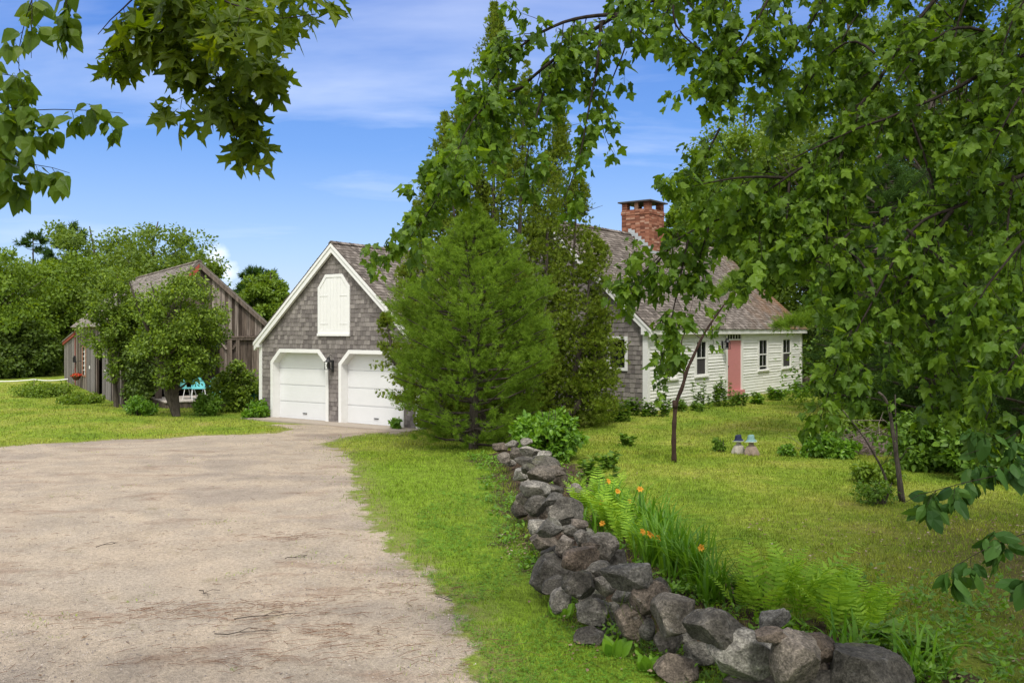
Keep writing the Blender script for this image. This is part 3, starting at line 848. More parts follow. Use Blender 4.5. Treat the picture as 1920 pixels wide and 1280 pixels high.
for (a, b_), lab in (((d1a, d1b), 'left'), ((d2a, d2b), 'right')):
    root_ = MB(); tw = .12
    inn = [(a, -.0), (a, DT-CH), (a+CH, DT), (b_-CH, DT), (b_, DT-CH), (b_, -.0)]
    t2 = tw*.41
    outp = [(a-tw, -.0), (a-tw, DT-CH+t2), (a+CH-t2, DT+tw), (b_-CH+t2, DT+tw), (b_+tw, DT-CH+t2), (b_+tw, -.0)]
    fg.ring(root_, outp, inn, .012, .045)
    # deep jamb
    inn2 = [(a, 0), (a, DT-CH), (a+CH, DT), (b_-CH, DT), (b_, DT-CH), (b_, 0)]
    ou2 = [(a-.04, 0), (a-.04, DT-CH+.017), (a+CH-.017, DT+.04), (b_-CH+.017, DT+.04), (b_+.04, DT-CH+.017), (b_+.04, 0)]
    fg.ring(root_, ou2, inn2, -.30, .0118)
    door = MB()
    hh = [0.02, .40, .44+.36, 1.35, DT+.1]
    hs = np.linspace(.02, DT+.02, 5)
    for i in range(4):
        fg.box(door, a+.002, b_-.002, hs[i]+(.006 if i else 0), hs[i+1]-.006, -.30, -.262)
        fg.box(door, a+.02, b_-.02, hs[i]+.03+(.03 if i == 0 else 0), hs[i+1]-.03, -.2618, -.257)
        fg.box(door, a+.003, b_-.003, hs[i], hs[i]+.03, -.2615, -.250) if i == 0 else None
    fg.box(door, a+.003, b_-.003, .01, DT+.02, -.34, -.3005)
    do = door.build('overhead_door', M['doorwhite'], gar)
    hd = MB(); fg.box(hd, (a+b_)/2-.09, (a+b_)/2+.09, .20, .225, -.25, -.225); hd.build('handle', M['black'], do)
    hd = MB(); fg.box(hd, a, b_, .0, .022, -.262, -.24); hd.build('bottom_seal', M['black'], do)
    root_.build('door_frame', M['white'], do)
# loft door
mb = MB(); c1, c2 = (lb-la)*.24, (lb-la)*.24*1.25
oc = [(la, lz0), (la, lz1-c2), (la+c1, lz1), (lb-c1, lz1), (lb, lz1-c2), (lb, lz0)]
fg.prism(mb, oc, .0, .022)
lo = mb.build('loft_door', M['white'], gar)
mb = MB(); t_ = .10
ic = [(la+t_, lz0+.16), (la+t_, lz1-c2-.03), (la+c1+.04, lz1-t_), (lb-c1-.04, lz1-t_), (lb-t_, lz1-c2-.03), (lb-t_, lz0+.16)]
fg.ring(mb, oc, ic, .023, .045, True); fg.box(mb, la-.01, lb+.01, lz0-.03, lz0+.05, .02, .075)
mb.build('frame', M['white'], lo)
mb = MB(); nb = 8; ws = (lb-la-2*t_)/nb
for i in range(nb):
    u0 = la+t_+i*ws; zt = lz1-t_
    def top(u): return min(lz1-t_, lz1-c2-.03+max(0, (min(u-la-t_, lb-t_-u)))*1.25)
    fg.prism(mb, [(u0+.004, lz0+.165), (u0+ws-.004, lz0+.165), (u0+ws-.004, top(u0+ws-.004)-.002), (u0+.004, top(u0+.004)-.002)], .0225, .030+(.004 if i == nb//2 else 0))
mb.build('door_boards', M['white'], lo)
for i, (uu, vv) in enumerate([(la+t_, lz0+.35), (lb-t_, lz0+.35), (la+t_, lz1-.7), (lb-t_, lz1-.7)]):
    mb = MB(); fg.box(mb, uu-(.0 if i % 2 == 0 else .34), uu+(.34 if i % 2 == 0 else 0), vv, vv+.035, .0345, .040); mb.build('strap_hinge', M['white'], lo)
# lantern between the garage doors
def lantern(fr, u, z, parent, s=1.0):
    mb = MB()
    fr.box(mb, u-.045*s, u+.045*s, z-.22*s, z+.16*s, .02, .045)
    la_ = mb.build('wall_lantern', M['black'], parent)
    mb = MB()
    P = fr.P
    mb.tube([P(u, z-.12*s, .045), P(u, z-.14*s, .12*s), P(u, z+.02*s, .2*s), P(u, z+.2*s, .2*s), P(u, z+.34*s, .15*s), P(u, z+.30*s, .08*s)], .011*s, 5)
    mb.build('bracket', M['black'], la_)
    mb = MB(); c = P(u, z, .22*s); w = .085*s
    for i in (-1, 1):
        for j in (-1, 1):
            mb.tube([c+fr.U*i*w+fr.N*j*w+arr(0, 0, -.13*s), c+fr.U*i*w+fr.N*j*w+arr(0, 0, .11*s)], .008*s, 4)
    for dz in (-.13*s, .11*s):
        mb.box(c+arr(0, 0, dz), (.2*s, .2*s, .02*s), (fr.U, fr.N, (0, 0, 1)))
    for j in (-1, 1):
        mb.tube([c+fr.U*(-w)+fr.N*j*w+arr(0, 0, -.12*s), c+fr.U*w+fr.N*j*w+arr(0, 0, .1*s)], .005*s, 4)
        mb.tube([c+fr.U*w+fr.N*j*w+arr(0, 0, -.12*s), c-fr.U*w+fr.N*j*w+arr(0, 0, .1*s)], .005*s, 4)
    mb.lathe(c+arr(0, 0, .12*s), [(.11*s, 0), (.06*s, .07*s), (.05*s, .12*s), (.02*s, .14*s), (.0, .17*s)], 10)
    mb.build('cage', M['black'], la_)
    mb = MB(); mb.lathe(c, [(.0, -.11*s), (.05*s, -.1*s), (.055*s, .05*s), (.03*s, .1*s), (0, .1*s)], 10); mb.build('glass_shade', M['glass'], la_)
    return la_
lantern(fg, fg.u(625), fg.z(621, 684), gar, 1.0)
# concrete apron
mb = MB(); fg.box(mb, -HW-.1, HW+.2, -.25, .045, .02, .75)
fg.box(mb, d1a, d1b, -.25, .02, -.5, .0195); fg.box(mb, d2a, d2b, -.25, .02, -.5, .0195)
tag(mb.build('apron', M['concrete'], loc=GO), 'worn tan concrete apron in front of the garage doors', 'apron', kind='structure')

# ---- cape house
cap = thing('cape_house', CO, 'low white clapboard house with grey shingle end, brick chimney and pink door', 'house')
CL = 13.5; CHW = 3.75; CEZ = 2.76; CSL = .905
CPZ = CEZ+CHW*CSL
fc = FR(CO, CR, N=arr(cos(radians(37.5)), -sin(radians(37.5)), 0))
fe = FR(CO, CU, N=-CR)
wins = []
for a_, b_, t_, bt in ((1246, 1266, 641, 706), (1305, 1323, 639, 703), (1422.5, 1437.5, 636.5, 692), (1467, 1481, 634.5, 689.5)):
    u0, u1 = fc.u(a_), fc.u(b_); mid = (a_+b_)/2
    wins.append((u0, u1, fc.z(mid, bt), fc.z(mid, t_)))
zt_ = np.mean([w[3] for w in wins]); zb_ = np.mean([w[2] for w in wins])
wins = [(a, b_, zb_, zt_) for a, b_, _, _ in wins]
da, db = fc.u(1363), fc.u(1388.5); dz0, dz1 = fc.z(1376, 735), fc.z(1376, 638)
tz1 = fc.z(1376, 629.5)
CT = .13
mb = MB()
fc.box(mb, 0, CL, -.35, CEZ-.02, -.16, -.02)   # solid core behind boards
holes = [rect_hole(a-CT-.01, b_+CT+.01, z0-.06, z1+.10) for a, b_, z0, z1 in wins]+[rect_hole(da-.2, db+.2, -.3, tz1+.16)]
courses(mb, fc, .14, CEZ-.27, .105, lambda v: [(.12, CL-.12)], 1.8, 4.2, holes, .024, 9, .0015, overlap=1.12)
mb.build('front_wall', M['clap'], cap)
# gable end
gw0, gw1 = fe.u(1172.5), fe.u(1143); gz0, gz1 = fe.z(1158, 689), fe.z(1158, 636)
def espan(v):
    if v <= CEZ: return [(.1, 2*CHW-.1)]
    h = (CPZ-v)/CSL
    return [(CHW-h+.04, CHW+h-.04)] if h > .1 else []
mb = MB()
fe.prism(mb, [(0.162, -.35), (gw0, -.35), (gw0, CEZ), (.162, CEZ)], -.16, -.004)
fe.prism(mb, [(gw1, -.35), (2*CHW, -.35), (2*CHW, CEZ), (gw1, CEZ)], -.16, -.004)
fe.box(mb, gw0, gw1, -.35, gz0, -.16, -.004); fe.box(mb, gw0, gw1, gz1, CEZ, -.16, -.004)
fe.prism(mb, [(0, CEZ), (2*CHW, CEZ), (CHW, CPZ)], -.16, -.004)
courses(mb, fe, -.1, CPZ, .142, espan, .09, .2, [rect_hole(gw0-.1, gw1+.1, gz0-.08, gz1+.1)], .016, 31)
mb.build('gable_wall', M['shingle_wall'], cap)
mb = MB(); fr2 = FR(CO+CU*2*CHW, CR, N=CU); fr2.box(mb, 0, CL, -.35, CEZ-.02, -.16, 0)
fr3 = FR(CO+CR*CL, CU, N=CR); fr3.prism(mb, [(.0, -.35), (2*CHW, -.35), (2*CHW, CEZ), (CHW, CPZ), (0, CEZ)], -.161, .0)
mb.build('rear_wall', M['shingle_wall'], cap)
mb = MB(); fc.box(mb, .1, CL-.1, -.32, .135, -.01, .012); mb.build('foundation_board', M['creamtrim'], cap)
RO = CO+CU*CHW
rf = MB(); OV = .22
def chol(v):
    return None
frf = roof(rf, RO, CR, -CU, CHW, CEZ, CPZ, -.14, CL+.14, OV, .06, .135, 51)
rfo = rf.build('roof', M['shingle_roof'], cap)
# white trim: rake, eave box, frieze
mb = MB()
for sgn in (-1, 1):
    def pr(u, dz): return (CHW+sgn*u, CPZ-.068-CSL*u+dz)
    o_ = CHW+OV-.02
    fe.prism(mb, [pr(0, 0), pr(o_, 0), pr(o_, -.24), pr(0, -.24)], .025, .135)
    fe.prism(mb, [pr(0, .008), pr(o_+.01, .008), pr(o_+.01, -.07), pr(0, -.07)], .136, .16)
    zt = CPZ-.068-CSL*o_
    fe.prism(mb, [(CHW+sgn*o_, zt-.14), (CHW+sgn*(CHW-.14), zt-.14), (CHW+sgn*(CHW-.14), zt+.2), (CHW+sgn*(o_-.1), zt+.1)], .02, .137)
mb.build('rake_trim', M['white'], cap)
zt = CEZ-.068-CSL*(OV-.02)
mb = MB(); fc.box(mb, -.13, CL+.13, zt-.14, zt+.02, OV-.05, OV-.02+.012); fc.box(mb, -.13, CL+.13, zt-.145, zt-.125, .03, OV-.052)
fc.box(mb, .12, CL-.12, CEZ-.27, CEZ-.06, .0, .029)
mb.build('eave_trim', M['creamtrim'], cap)
for u0, u1, lab in ((-.03, .14, 0), (CL-.14, CL+.03, 1)):
    mb = MB(); fc.box(mb, u0, u1, -.34, CEZ-.1, .0, .033)
    if lab == 0: fe.box(mb, .0, .14, -.34, CEZ-.1, .0, .0295)
    mb.build('corner_board', M['white'] if lab == 0 else M['creamtrim'], cap)
def sash_window(fr, a, b_, z0, z1, parent, curtain=False, trim='creamtrim', ct=.12, single=False, raised=0.0):
    mb = MB(); n1 = .032
    fr.box(mb, a-ct, a, z0-.02, z1, .0, n1); fr.box(mb, b_, b_+ct, z0-.02, z1, .0, n1)
    fr.box(mb, a-ct-.02, b_+ct+.02, z1+.0, z1+ct*.85, .0, n1+.012)
    w = mb.build('window', M[trim], parent)
    mb = MB(); fr.box(mb, a-ct-.05, b_+ct+.05, z0-.075, z0-.021, .0, .075); mb.build('sill', M[trim], w)
    mb = MB(); s = .035; zm = (z0+z1)/2
    for (p, q_, n) in (((zm-.02), z1, -.03), (z0, zm+.02, -.055)) if not single else ((z0, z1, -.03),):
        fr.box(mb, a, a+s, p, q_, n-.03, n); fr.box(mb, b_-s, b_, p, q_, n-.03, n)
        fr.box(mb, a+s, b_-s, p, p+s, n-.03, n); fr.box(mb, a+s, b_-s, q_-s, q_, n-.03, n)
        if not single:
            fr.box(mb, (a+b_)/2-.008, (a+b_)/2+.008, p+s, q_-s, n-.028, n-.003)
    # reveals
    for uu in (a-.006, b_-.006): fr.box(mb, uu, uu+.012, z0, z1, -.12, -.001)
    mb.build('sash', M[trim], w)
    mb = MB(); fr.box(mb, a, b_, z0, z1, -.018-.06, -.012-.06); mb.build('pane', M['glass'], w)
    return w
# the core wall would sit in front of the panes, so windows stand on its face
fcw = FR(CO+fc.N*.07, CR, N=fc.N)
for i, (a, b_, z0, z1) in enumerate(wins):
    mb = MB(); n0 = -.018; 
    fc.box(mb, a-.12, a, z0-.02, z1, n0, .036); fc.box(mb, b_, b_+.12, z0-.02, z1, n0, .036); fc.box(mb, a-.14, b_+.14, z1, z1+.10, n0, .048)
    w = mb.build('window', M['creamtrim'], cap)
    mb = MB(); fc.box(mb, a-.17, b_+.17, z0-.075, z0-.021, n0, .085); mb.build('sill', M['creamtrim'], w)
    mb = MB(); s = .035; zm = (z0+z1)/2; g_ = .10 if i == 2 else 0
    for p, q_, nn_ in ((zm-.02, z1, .022), (z0+g_, zm+.02, .008)):
        fc.box(mb, a, a+s, p, q_, nn_-.012, nn_); fc.box(mb, b_-s, b_, p, q_, nn_-.012, nn_)
        fc.box(mb, a+s, b_-s, p, p+s, nn_-.012, nn_); fc.box(mb, a+s, b_-s, q_-s, q_, nn_-.012, nn_)
        if not (i in (1, 3) and q_ < z1): fc.box(mb, (a+b_)/2-.008, (a+b_)/2+.008, p+s, q_-s, nn_-.010, nn_-.002)
    mb.build('sash', M['creamtrim'], w)
    mb = MB(); fc.box(mb, a, b_, z0-.0, z1, -.019, -.008); mb.build('pane', M['glass'], w)
    if i in (1, 3):
        mb = MB()
        for k_ in range(6):
            uu = a+s+(b_-a-2*s)*k_/6; fc.box(mb, uu, uu+(b_-a-2*s)/6-.006, z0+s, zm-.02, -.0075, -.004+.003*(k_ % 2))
        mb.build('curtain', M['curtain'], w)
# gable window: wide white square frame, deep dark pane
mb = MB(); t_ = .09
oc = [(gw0-t_, gz0-t_), (gw1+t_, gz0-t_), (gw1+t_, gz1+t_), (gw0-t_, gz1+t_)]; ic = [(gw0, gz0), (gw1, gz0), (gw1, gz1), (gw0, gz1)]
fe.ring(mb, oc, ic, .0, .045, True); oc = [(gw0-.02, gz0-.02), (gw1+.02, gz0-.02), (gw1+.02, gz1+.02), (gw0-.02, gz1+.02)]; fe.ring(mb, oc, ic, -.12, -.001, True)
w = mb.build('gable_window', M['white'], cap)
mb = MB(); fe.box(mb, gw0, gw1, gz0, gz1, -.11, -.10); mb.build('pane', M['glass'], w)
mb = MB(); 
for q4 in ((gw0, gw0+.035, gz0, gz1), (gw1-.035, gw1, gz0, gz1), (gw0+.035, gw1-.035, gz0, gz0+.035), (gw0+.035, gw1-.035, gz1-.035, gz1), (gw0+.035, gw1-.035, (gz0+gz1)/2-.02, (gz0+gz1)/2+.02)):
    fe.box(mb, *q4, -.099, -.07)
mb.build('sash', M['black'], w)
# front door
mb = MB(); fc.box(mb, da-.19, da, -.1, tz1+.05, -.018, .036); fc.box(mb, db, db+.19, -.1, tz1+.05, -.018, .036); fc.box(mb, da-.24, db+.24, tz1+.05, CEZ-.275, -.018, .042)
fc.box(mb, da, db, dz1+.005, dz1+.05, -.018, .036)
dr = mb.build('door_frame', M['creamtrim'], cap)
mb = MB(); fc.box(mb, da+.004, db-.004, dz0+.07, dz1, -.018, .006)
for k_ in range(1, 5): 
    uu = da+(db-da)*k_/5
pk = mb.build('front_door', M['pink'], cap)
mb = MB(); fc.box(mb, da-.04, db+.10, dz0-.09, dz0+.065, -.018, .13); mb.build('threshold', M['pink'], pk)
mb = MB(); c = fc.P(da+.07, dz0+.95, .03); mb.lathe(c, [(0, -.02), (.022, -.01), (.025, .01), (0, .022)], 8); mb.build('door_knob', M['black'], pk)
mb = MB(); fc.box(mb, da, db, dz1+.055, tz1+.045, -.017, -.008); tr_ = mb.build('transom_window', M['glass'], cap)
for k_ in range(1, 5):
    mb = MB(); uu = da+(db-da)*k_/5; fc.box(mb, uu-.018, uu+.018, dz1+.055, tz1+.045, -.0075, .01)
    mb.build('muntin', M['creamtrim'], tr_)
lantern(fc, fc.u(1353), fc.z(1355, 647), cap, .95)
# chimney
chh = .59; 
def ridge_s(px):
    k = (px-CX)/F; return (k*RO[1]-RO[0])/(CR[0]-k*CR[1])
cs_ = ridge_s(1191)+.15; CC = RO+CR*cs_+(-CU)*.25
Yc = CC[1]-.55
zc0 = CPZ-1.1; zc1 = CAMZ-(392-HY)/F*Yc-CO[2]; zc2 = CAMZ-(379-HY)/F*Yc-CO[2]
mb = MB(); A3 = (CR, -CU, arr(0, 0, 1))
mb.box(CC+arr(0, 0, (zc0+zc1)/2), (2*chh-.03, 2*chh-.03, zc1-zc0), A3)
chm = mb.build('chimney', M['mortar'], rfo)
mb = MB()
for (N1, U1) in ((-CR, -CU), (-CU, CR), (CR, CU), (CU, -CR)):
    ff = FR(CC+N1*(chh-.014), U1, N=N1)
    courses(mb, ff, zc0, zc1, .068, lambda v: [(-chh+.0, chh-.0)], .19, .21, (), .014, int(100*U1[0])+400, .0, tilt=False, overlap=1)
    ff = FR(CC+N1*(chh-.03), U1, N=N1)
    for k_ in range(2):
        zz = zc1-.20+k_*.068
        courses(mb, FR(CC+N1*(chh), U1, N=N1), zz+.005, zz+.063, .06, lambda v: [(-chh-.02, chh+.02)], .19, .21, (), .024, 5, 0, tilt=False, overlap=1)
for i in (-1, 1):
    for j in (-1, 1):
        c = CC+CR*i*(chh-.12)-CU*j*(chh-.12)
        for q_ in range(4):
            z_ = zc1+(zc2-zc1)*(q_+.5)/4
            mb.box(c+arr(0, 0, z_), (.23, .23, (zc2-zc1)/4-.008), A3)
mb.box(CC-CR*(chh-.12)+arr(0, 0, (zc1+zc2)/2-.002), (.1, .15, zc2-zc1-.004), A3)
mb.build('brick_face', M['brick'], chm)
mb = MB(); mb.box(CC+arr(0, 0, zc2+.03), (2*chh+.22, 2*chh+.22, .05), A3); mb.build('cap_slab', simple('dark_cap', (.07, .065, .065), .7, .3), chm)
mb = MB()
# stepped lead flashing on the gable-facing side and apron on the front
ff = FR(CC-CR*(chh+.004), -CU, N=-CR)
for k_ in range(9):
    u_ = -chh+.02+k_*.14; zz = CPZ-CSL*abs(u_+.25)
    ff.box(mb, u_, u_+.139, zz-.02, zz+.22, .012, .018)
ff = FR(CC-CU*(chh+.004), CR, N=-CU); zz = CPZ-CSL*(chh+.25)
ff.box(mb, -chh-.05, chh+.05, zz-.03, zz+.09, .012, .02)
mb.build('flashing', M['lead'], chm)

# ---- weathered barn
brn = thing('barn', BO, 'old weathered board barn with red trimmed gable behind the bushes', 'barn')
BHW = 2.75; BEZ = 3.25; BPZ = CAMZ-(490-HY)/F*35.6+.30; BSL = (BPZ-BEZ)/BHW; BL = 12.0
fb = FR(BO, BP, N=-BD)          # gable facing the camera
fsd = FR(BO, BD, N=-BP)         # long wall
def vboards(mb, fr, u0, u1, zlo, zhi, seed, wmin=.11, wmax=.22, th=.022, holes=()):
    r_ = np.random.default_rng(seed); u = u0
    while u < u1-1e-3:
        w = min(r_.uniform(wmin, wmax), u1-u)
        if u1-u-w < .06: w = u1-u
        n1 = th*r_.uniform(.5, 1.3); g_ = .004 if r_.random() < .8 else .012
        a, b_ = zlo(u+w/2) if callable(zlo) else zlo, None
        segs = [(a+r_.uniform(-.03, .03), None)]
        hs_ = [h for h in holes if h[0] < u+w/2 < h[1]]
        def q(z0a, z0b, z1a, z1b): fr.prism(mb, [(u+g_, z0a), (u+w-g_, z0b), (u+w-g_, z1b), (u+g_, z1a)], .0, n1)
        t0, t1 = (zhi(u), zhi(u+w)) if callable(zhi) else (zhi, zhi)
        z0 = a+r_.uniform(-.03, .03)
        if hs_:
            h = hs_[0]
            if h[2] > z0: q(z0, z0, h[2], h[2])
            if h[3] < min(t0, t1): q(h[3], h[3], t0, t1)
        else: q(z0, z0, t0, t1)
        u += w
beam = fb.z(440, 632)
gt = lambda u: BPZ-BSL*abs(u-BHW)-.04
mb = MB(); vboards(mb, fb, 0, 2*BHW, beam+.05, gt, 61)
fb.prism(mb, [(0, beam), (2*BHW, beam), (2*BHW, BEZ-.05), (BHW, BPZ-.05), (0, BEZ-.05)], -.10, -.002)
uu0 = fb.u(412)
vboards(mb, fb, uu0, 2*BHW, -.1, beam-.10, 62); fb.box(mb, uu0, 2*BHW, -.1, beam-.101, -.10, -.002)
mb.build('gable_wall', M['barn'], brn)
mb = MB(); fb.box(mb, fb.u(290), 2*BHW+.1, beam-.11, beam+.045, -.02, .16); 
fb.box(mb, fb.u(290), 2*BHW+.1, beam-.02, beam+.02, .161, .19)
mb.build('beam', M['barn'], brn)
for pxa, pxb in ((290, 302), (425, 433), (441, 447)):
    mb = MB(); fb.box(mb, fb.u(pxa), fb.u(pxb), -.1, beam-.112, .03, .15)
    if pxa == 425:
        fb.prism(mb, [(fb.u(433), beam-.5), (fb.u(433)+.08, beam-.5), (fb.u(433)+.34, beam-.115), (fb.u(433)+.24, beam-.115)], .04, .12)
        fb.prism(mb, [(fb.u(425)-.08, beam-.5), (fb.u(425), beam-.5), (fb.u(425)-.24, beam-.115), (fb.u(425)-.34, beam-.115)], .04, .12)
    mb.build('post', M['barn'], brn)
# long wall, window and sliding doors
wa, wb = fsd.u(161.5), fsd.u(156.0); wz0, wz1 = fsd.z(159, 703), fsd.z(159, 651)
oa, ob = fsd.u(195), fsd.u(181.5); oz1 = fsd.z(188, 644)
mb = MB(); BL2 = fsd.u(142)
BL = BL2
vboards(mb, fsd, 0, BL, -.1, BEZ-.16, 63, holes=[(wa, wb, wz0, wz1), (oa-.02, ob+.02, -.2, oz1)])
for a_, b_ in ((0, oa-.03), (ob+.03, wa-.03), (wb+.03, BL)): fsd.box(mb, a_, b_, -.1, BEZ-.2, -.1, -.002)
fsd.box(mb, oa-.029, ob+.029, oz1+.01, BEZ-.2, -.1, -.002)
mb.build('long_wall', M['barn'], brn)
mb = MB()
for ff, a_, b_ in ((FR(BO+BD*.3, BP, N=-BD), 0.2, 2.9),): pass
fbk = FR(BO+BD*BL, BP, N=BD); fbk.prism(mb, [(0, -.1), (2*BHW, -.1), (2*BHW, BEZ), (BHW, BPZ-.1), (0, BEZ)], -.1, 0)
frr = FR(BO+BP*2*BHW, BD, N=BP); frr.box(mb, 0.02, BL-.11, -.1, BEZ-.06, -.1, 0)
mb.build('rear_wall', M['barn'], brn)
mb = MB(); roof(mb, BO+BP*BHW, BD, -BP, BHW, BEZ, BPZ, -.18, BL+.15, .22, .06, .16, 71, (.1, .25)); mb.build('roof', M['shingle_barn'], brn)
for sgn in (-1, 1):
    mb = MB()
    def pr(u, dz): return (BHW+sgn*u, BPZ-.068-BSL*u+dz)
    o_ = BHW+.2
    fb.prism(mb, [pr(0, 0), pr(o_, 0), pr(o_, -.2), pr(0, -.2)], .12, .17)
    mb.build('rake_board', M['barn'], brn)
mb = MB(); fb.prism(mb, [(BHW-.42, BPZ-.1-BSL*.42-.12), (BHW, BPZ-.12), (BHW, BPZ-.36), (BHW-.42, BPZ-.1-BSL*.42-.36)], .171, .19)
mb.build('ridge_board', M['red'], brn)
mb = MB(); fsd.box(mb, -.15, BL+.1, BEZ-.25, BEZ-.10, .02, .06); fsd.box(mb, BL-.06, BL+.04, -.1, BEZ-.255, .02, .05)
mb.build('eave_board', M['red'], brn)
# window with faded frame
mb = MB(); fsd.ring(mb, [(wa-.07, wz0-.07), (wb+.07, wz0-.07), (wb+.07, wz1+.07), (wa-.07, wz1+.07)], [(wa, wz0), (wb, wz0), (wb, wz1), (wa, wz1)], .0, .05, True)
w = mb.build('window', simple('faded_orange_trim', (.32, .16, .10), .8, .2), brn)
mb = MB()
for k_ in range(1, 6):
    zz = wz0+(wz1-wz0)*k_/6; fsd.box(mb, wa, wb, zz-.015, zz+.015, -.01, .015)
fsd.box(mb, (wa+wb)/2-.015, (wa+wb)/2+.015, wz0, wz1, -.011, .013); mb.build('muntin', M['creamtrim'], w)
mb = MB(); fsd.box(mb, wa, wb, wz0, wz1, -.05, -.03); mb.build('pane', simple('dusty_pane', (.22, .22, .2), .3, .4), w)
# plank doors beside the dark opening
for pa, pb in ((181, 166.5), (211.5, 195.5)):
    a_, b_ = fsd.u(pa), fsd.u(pb)
    mb = MB(); vboards(mb, FR(BO-BP*.06, BD, N=-BP), min(a_, b_), max(a_, b_), -.12, oz1+.02, 64+int(pa), .14, .2); dd = mb.build('plank_door', M['shingle_wall'], brn)
    mb = MB(); c = fsd.P((a_+b_)/2+.2, 1.1, .1); mb.box(c, (.05, .05, .14)); mb.build('handle', M['creamtrim'], dd)
mb = MB(); fsd.box(mb, fsd.u(213), fsd.u(163), oz1+.03, oz1+.14, .02, .10); mb.build('door_track', M['barn'], brn)
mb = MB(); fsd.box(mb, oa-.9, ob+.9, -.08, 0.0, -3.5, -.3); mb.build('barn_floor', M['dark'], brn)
# small wall lamp on the corner
mb = MB(); fsd.box(mb, BL-.25, BL-.08, 1.15, 1.42, .03, .16); fsd.box(mb, BL-.21, BL-.12, 1.42, 1.5, .04, .12); mb.build('lamp_box', M['black'], brn)
# lean-to shed beyond the far end
lnt = MB(); L2 = fsd.u(121)
zt0 = fsd.z(142, 624); zt1 = fsd.z(121, 641)
lt = thing('lean_to_shed', BO+BD*(BL+.1), 'pale board lean-to with red sloping edge at the far end of the barn', 'shed')
fl = lambda u: zt0+(zt1-zt0)*(u-BL)/(L2-BL)
vboards(lnt, fsd, BL+.06, L2, -.3, lambda u: fl(u)-.02, 66)
fsd.prism(lnt, [(BL+.06, -.3), (L2, -.3), (L2, fl(L2)-.05), (BL+.06, fl(BL)-.05)], -.1, -.002)
f2 = FR(BO+BD*L2, BP, N=BD); f2.box(lnt, 0, 4, -.3, fl(L2)-.05, -.1, 0)
lnt.build('wall', M['shingle_wall'], lt)
mb = MB(); fsd.prism(mb, [(BL+.06, fl(BL)), (L2+.2, fl(L2+.2)), (L2+.2, fl(L2+.2)-.16), (BL+.06, fl(BL)-.16)], .03, .09); mb.build('rake_board', M['red'], lt)
mb = MB(); fsd.prism(mb, [(BL+.06, fl(BL)+.01), (L2+.25, fl(L2+.25)+.01), (L2+.25, fl(L2+.25)+.07), (BL+.06, fl(BL)+.07)], -4, .12); mb.build('roof', M['shingle_barn'], lt)
# hanging flower basket
bx_ = fsd.P(fsd.u(155), fsd.z(155, 712), .3)
hb = thing('flower_basket', bx_, 'hanging basket of red flowers on the barn wall by the narrow window', 'flower basket')
mb = MB(); mb.lathe(bx_, [(0, -.02), (.12, .02), (.20, .12), (.23, .22), (.20, .22), (0, .18)], 14); mb.build('basket', simple('brown_basket', (.10, .05, .03), .9, .1), hb)
mb = MB()
for a in (0, 2.1, 4.2): mb.tube([bx_+arr(.2*cos(a), .2*sin(a), .22), bx_+arr(0, 0, .95)], .006, 4)
mb.tube([bx_+arr(0, 0, .95), bx_+arr(0, 0, .98)+BP*.3], .01, 4)
mb.build('hanger', M['black'], hb)
mb = MB(); r = np.random.default_rng(9)
for _ in range(260):
    d = r.normal(0, 1, 3); d[2] = abs(d[2]); d /= np.linalg.norm(d); c = bx_+arr(0, 0, .2)+d*arr(.27, .27, .17)*r.uniform(.7, 1.05)
    a_ = r.normal(0, 1, 3); a_ /= np.linalg.norm(a_); b_ = np.cross(a_, d); b_ /= np.linalg.norm(b_)+1e-6; s = r.uniform(.02, .04)
    mb.add([c-a_*s, c-b_*s, c+a_*s, c+b_*s], [(0, 1, 2, 3)])
m, nt, out = newmat('red_petals'); b = pbsdf(nt, ramp(nt, [(0, (.05, .12, .02)), (.25, (.5, .05, .02)), (1, (.75, .12, .04))], island(nt), 'CONSTANT').outputs[0], .6, .2); L_(nt, b.outputs[0], out.inputs[0])
mb.build('flowers', m, hb)
# deck in front of the barn
DK = [G(286, 760, .0), G(372, 771, .0), G(440, 768, .0), G(486, 760)]
f_ = FR(arr(*(BO-BD*1.9)), BP, N=-BD)
dk = thing('deck', f_.P(2, 0), 'low bleached plank deck in front of the barn opening', 'deck')
mb = MB(); u_ = 1.05; r = np.random.default_rng(2)
while u_ < 5.3:
    mb.box(f_.P(u_+.07, .16+r.uniform(-.004, .004), -1.3), (.132, 2.9, .035), (BP, BD, (0, 0, 1))); u_ += .14
mb.build('planks', M['deck'], dk)
mb = MB(); f_.box(mb, 1.03, 5.3, -.15, .138, -.08, .10); f_.box(mb, 1.03, 1.12, -.15, .138, -2.6, -.081); mb.build('rim_joist', M['barn'], dk)
DZ = BO[2]+.18
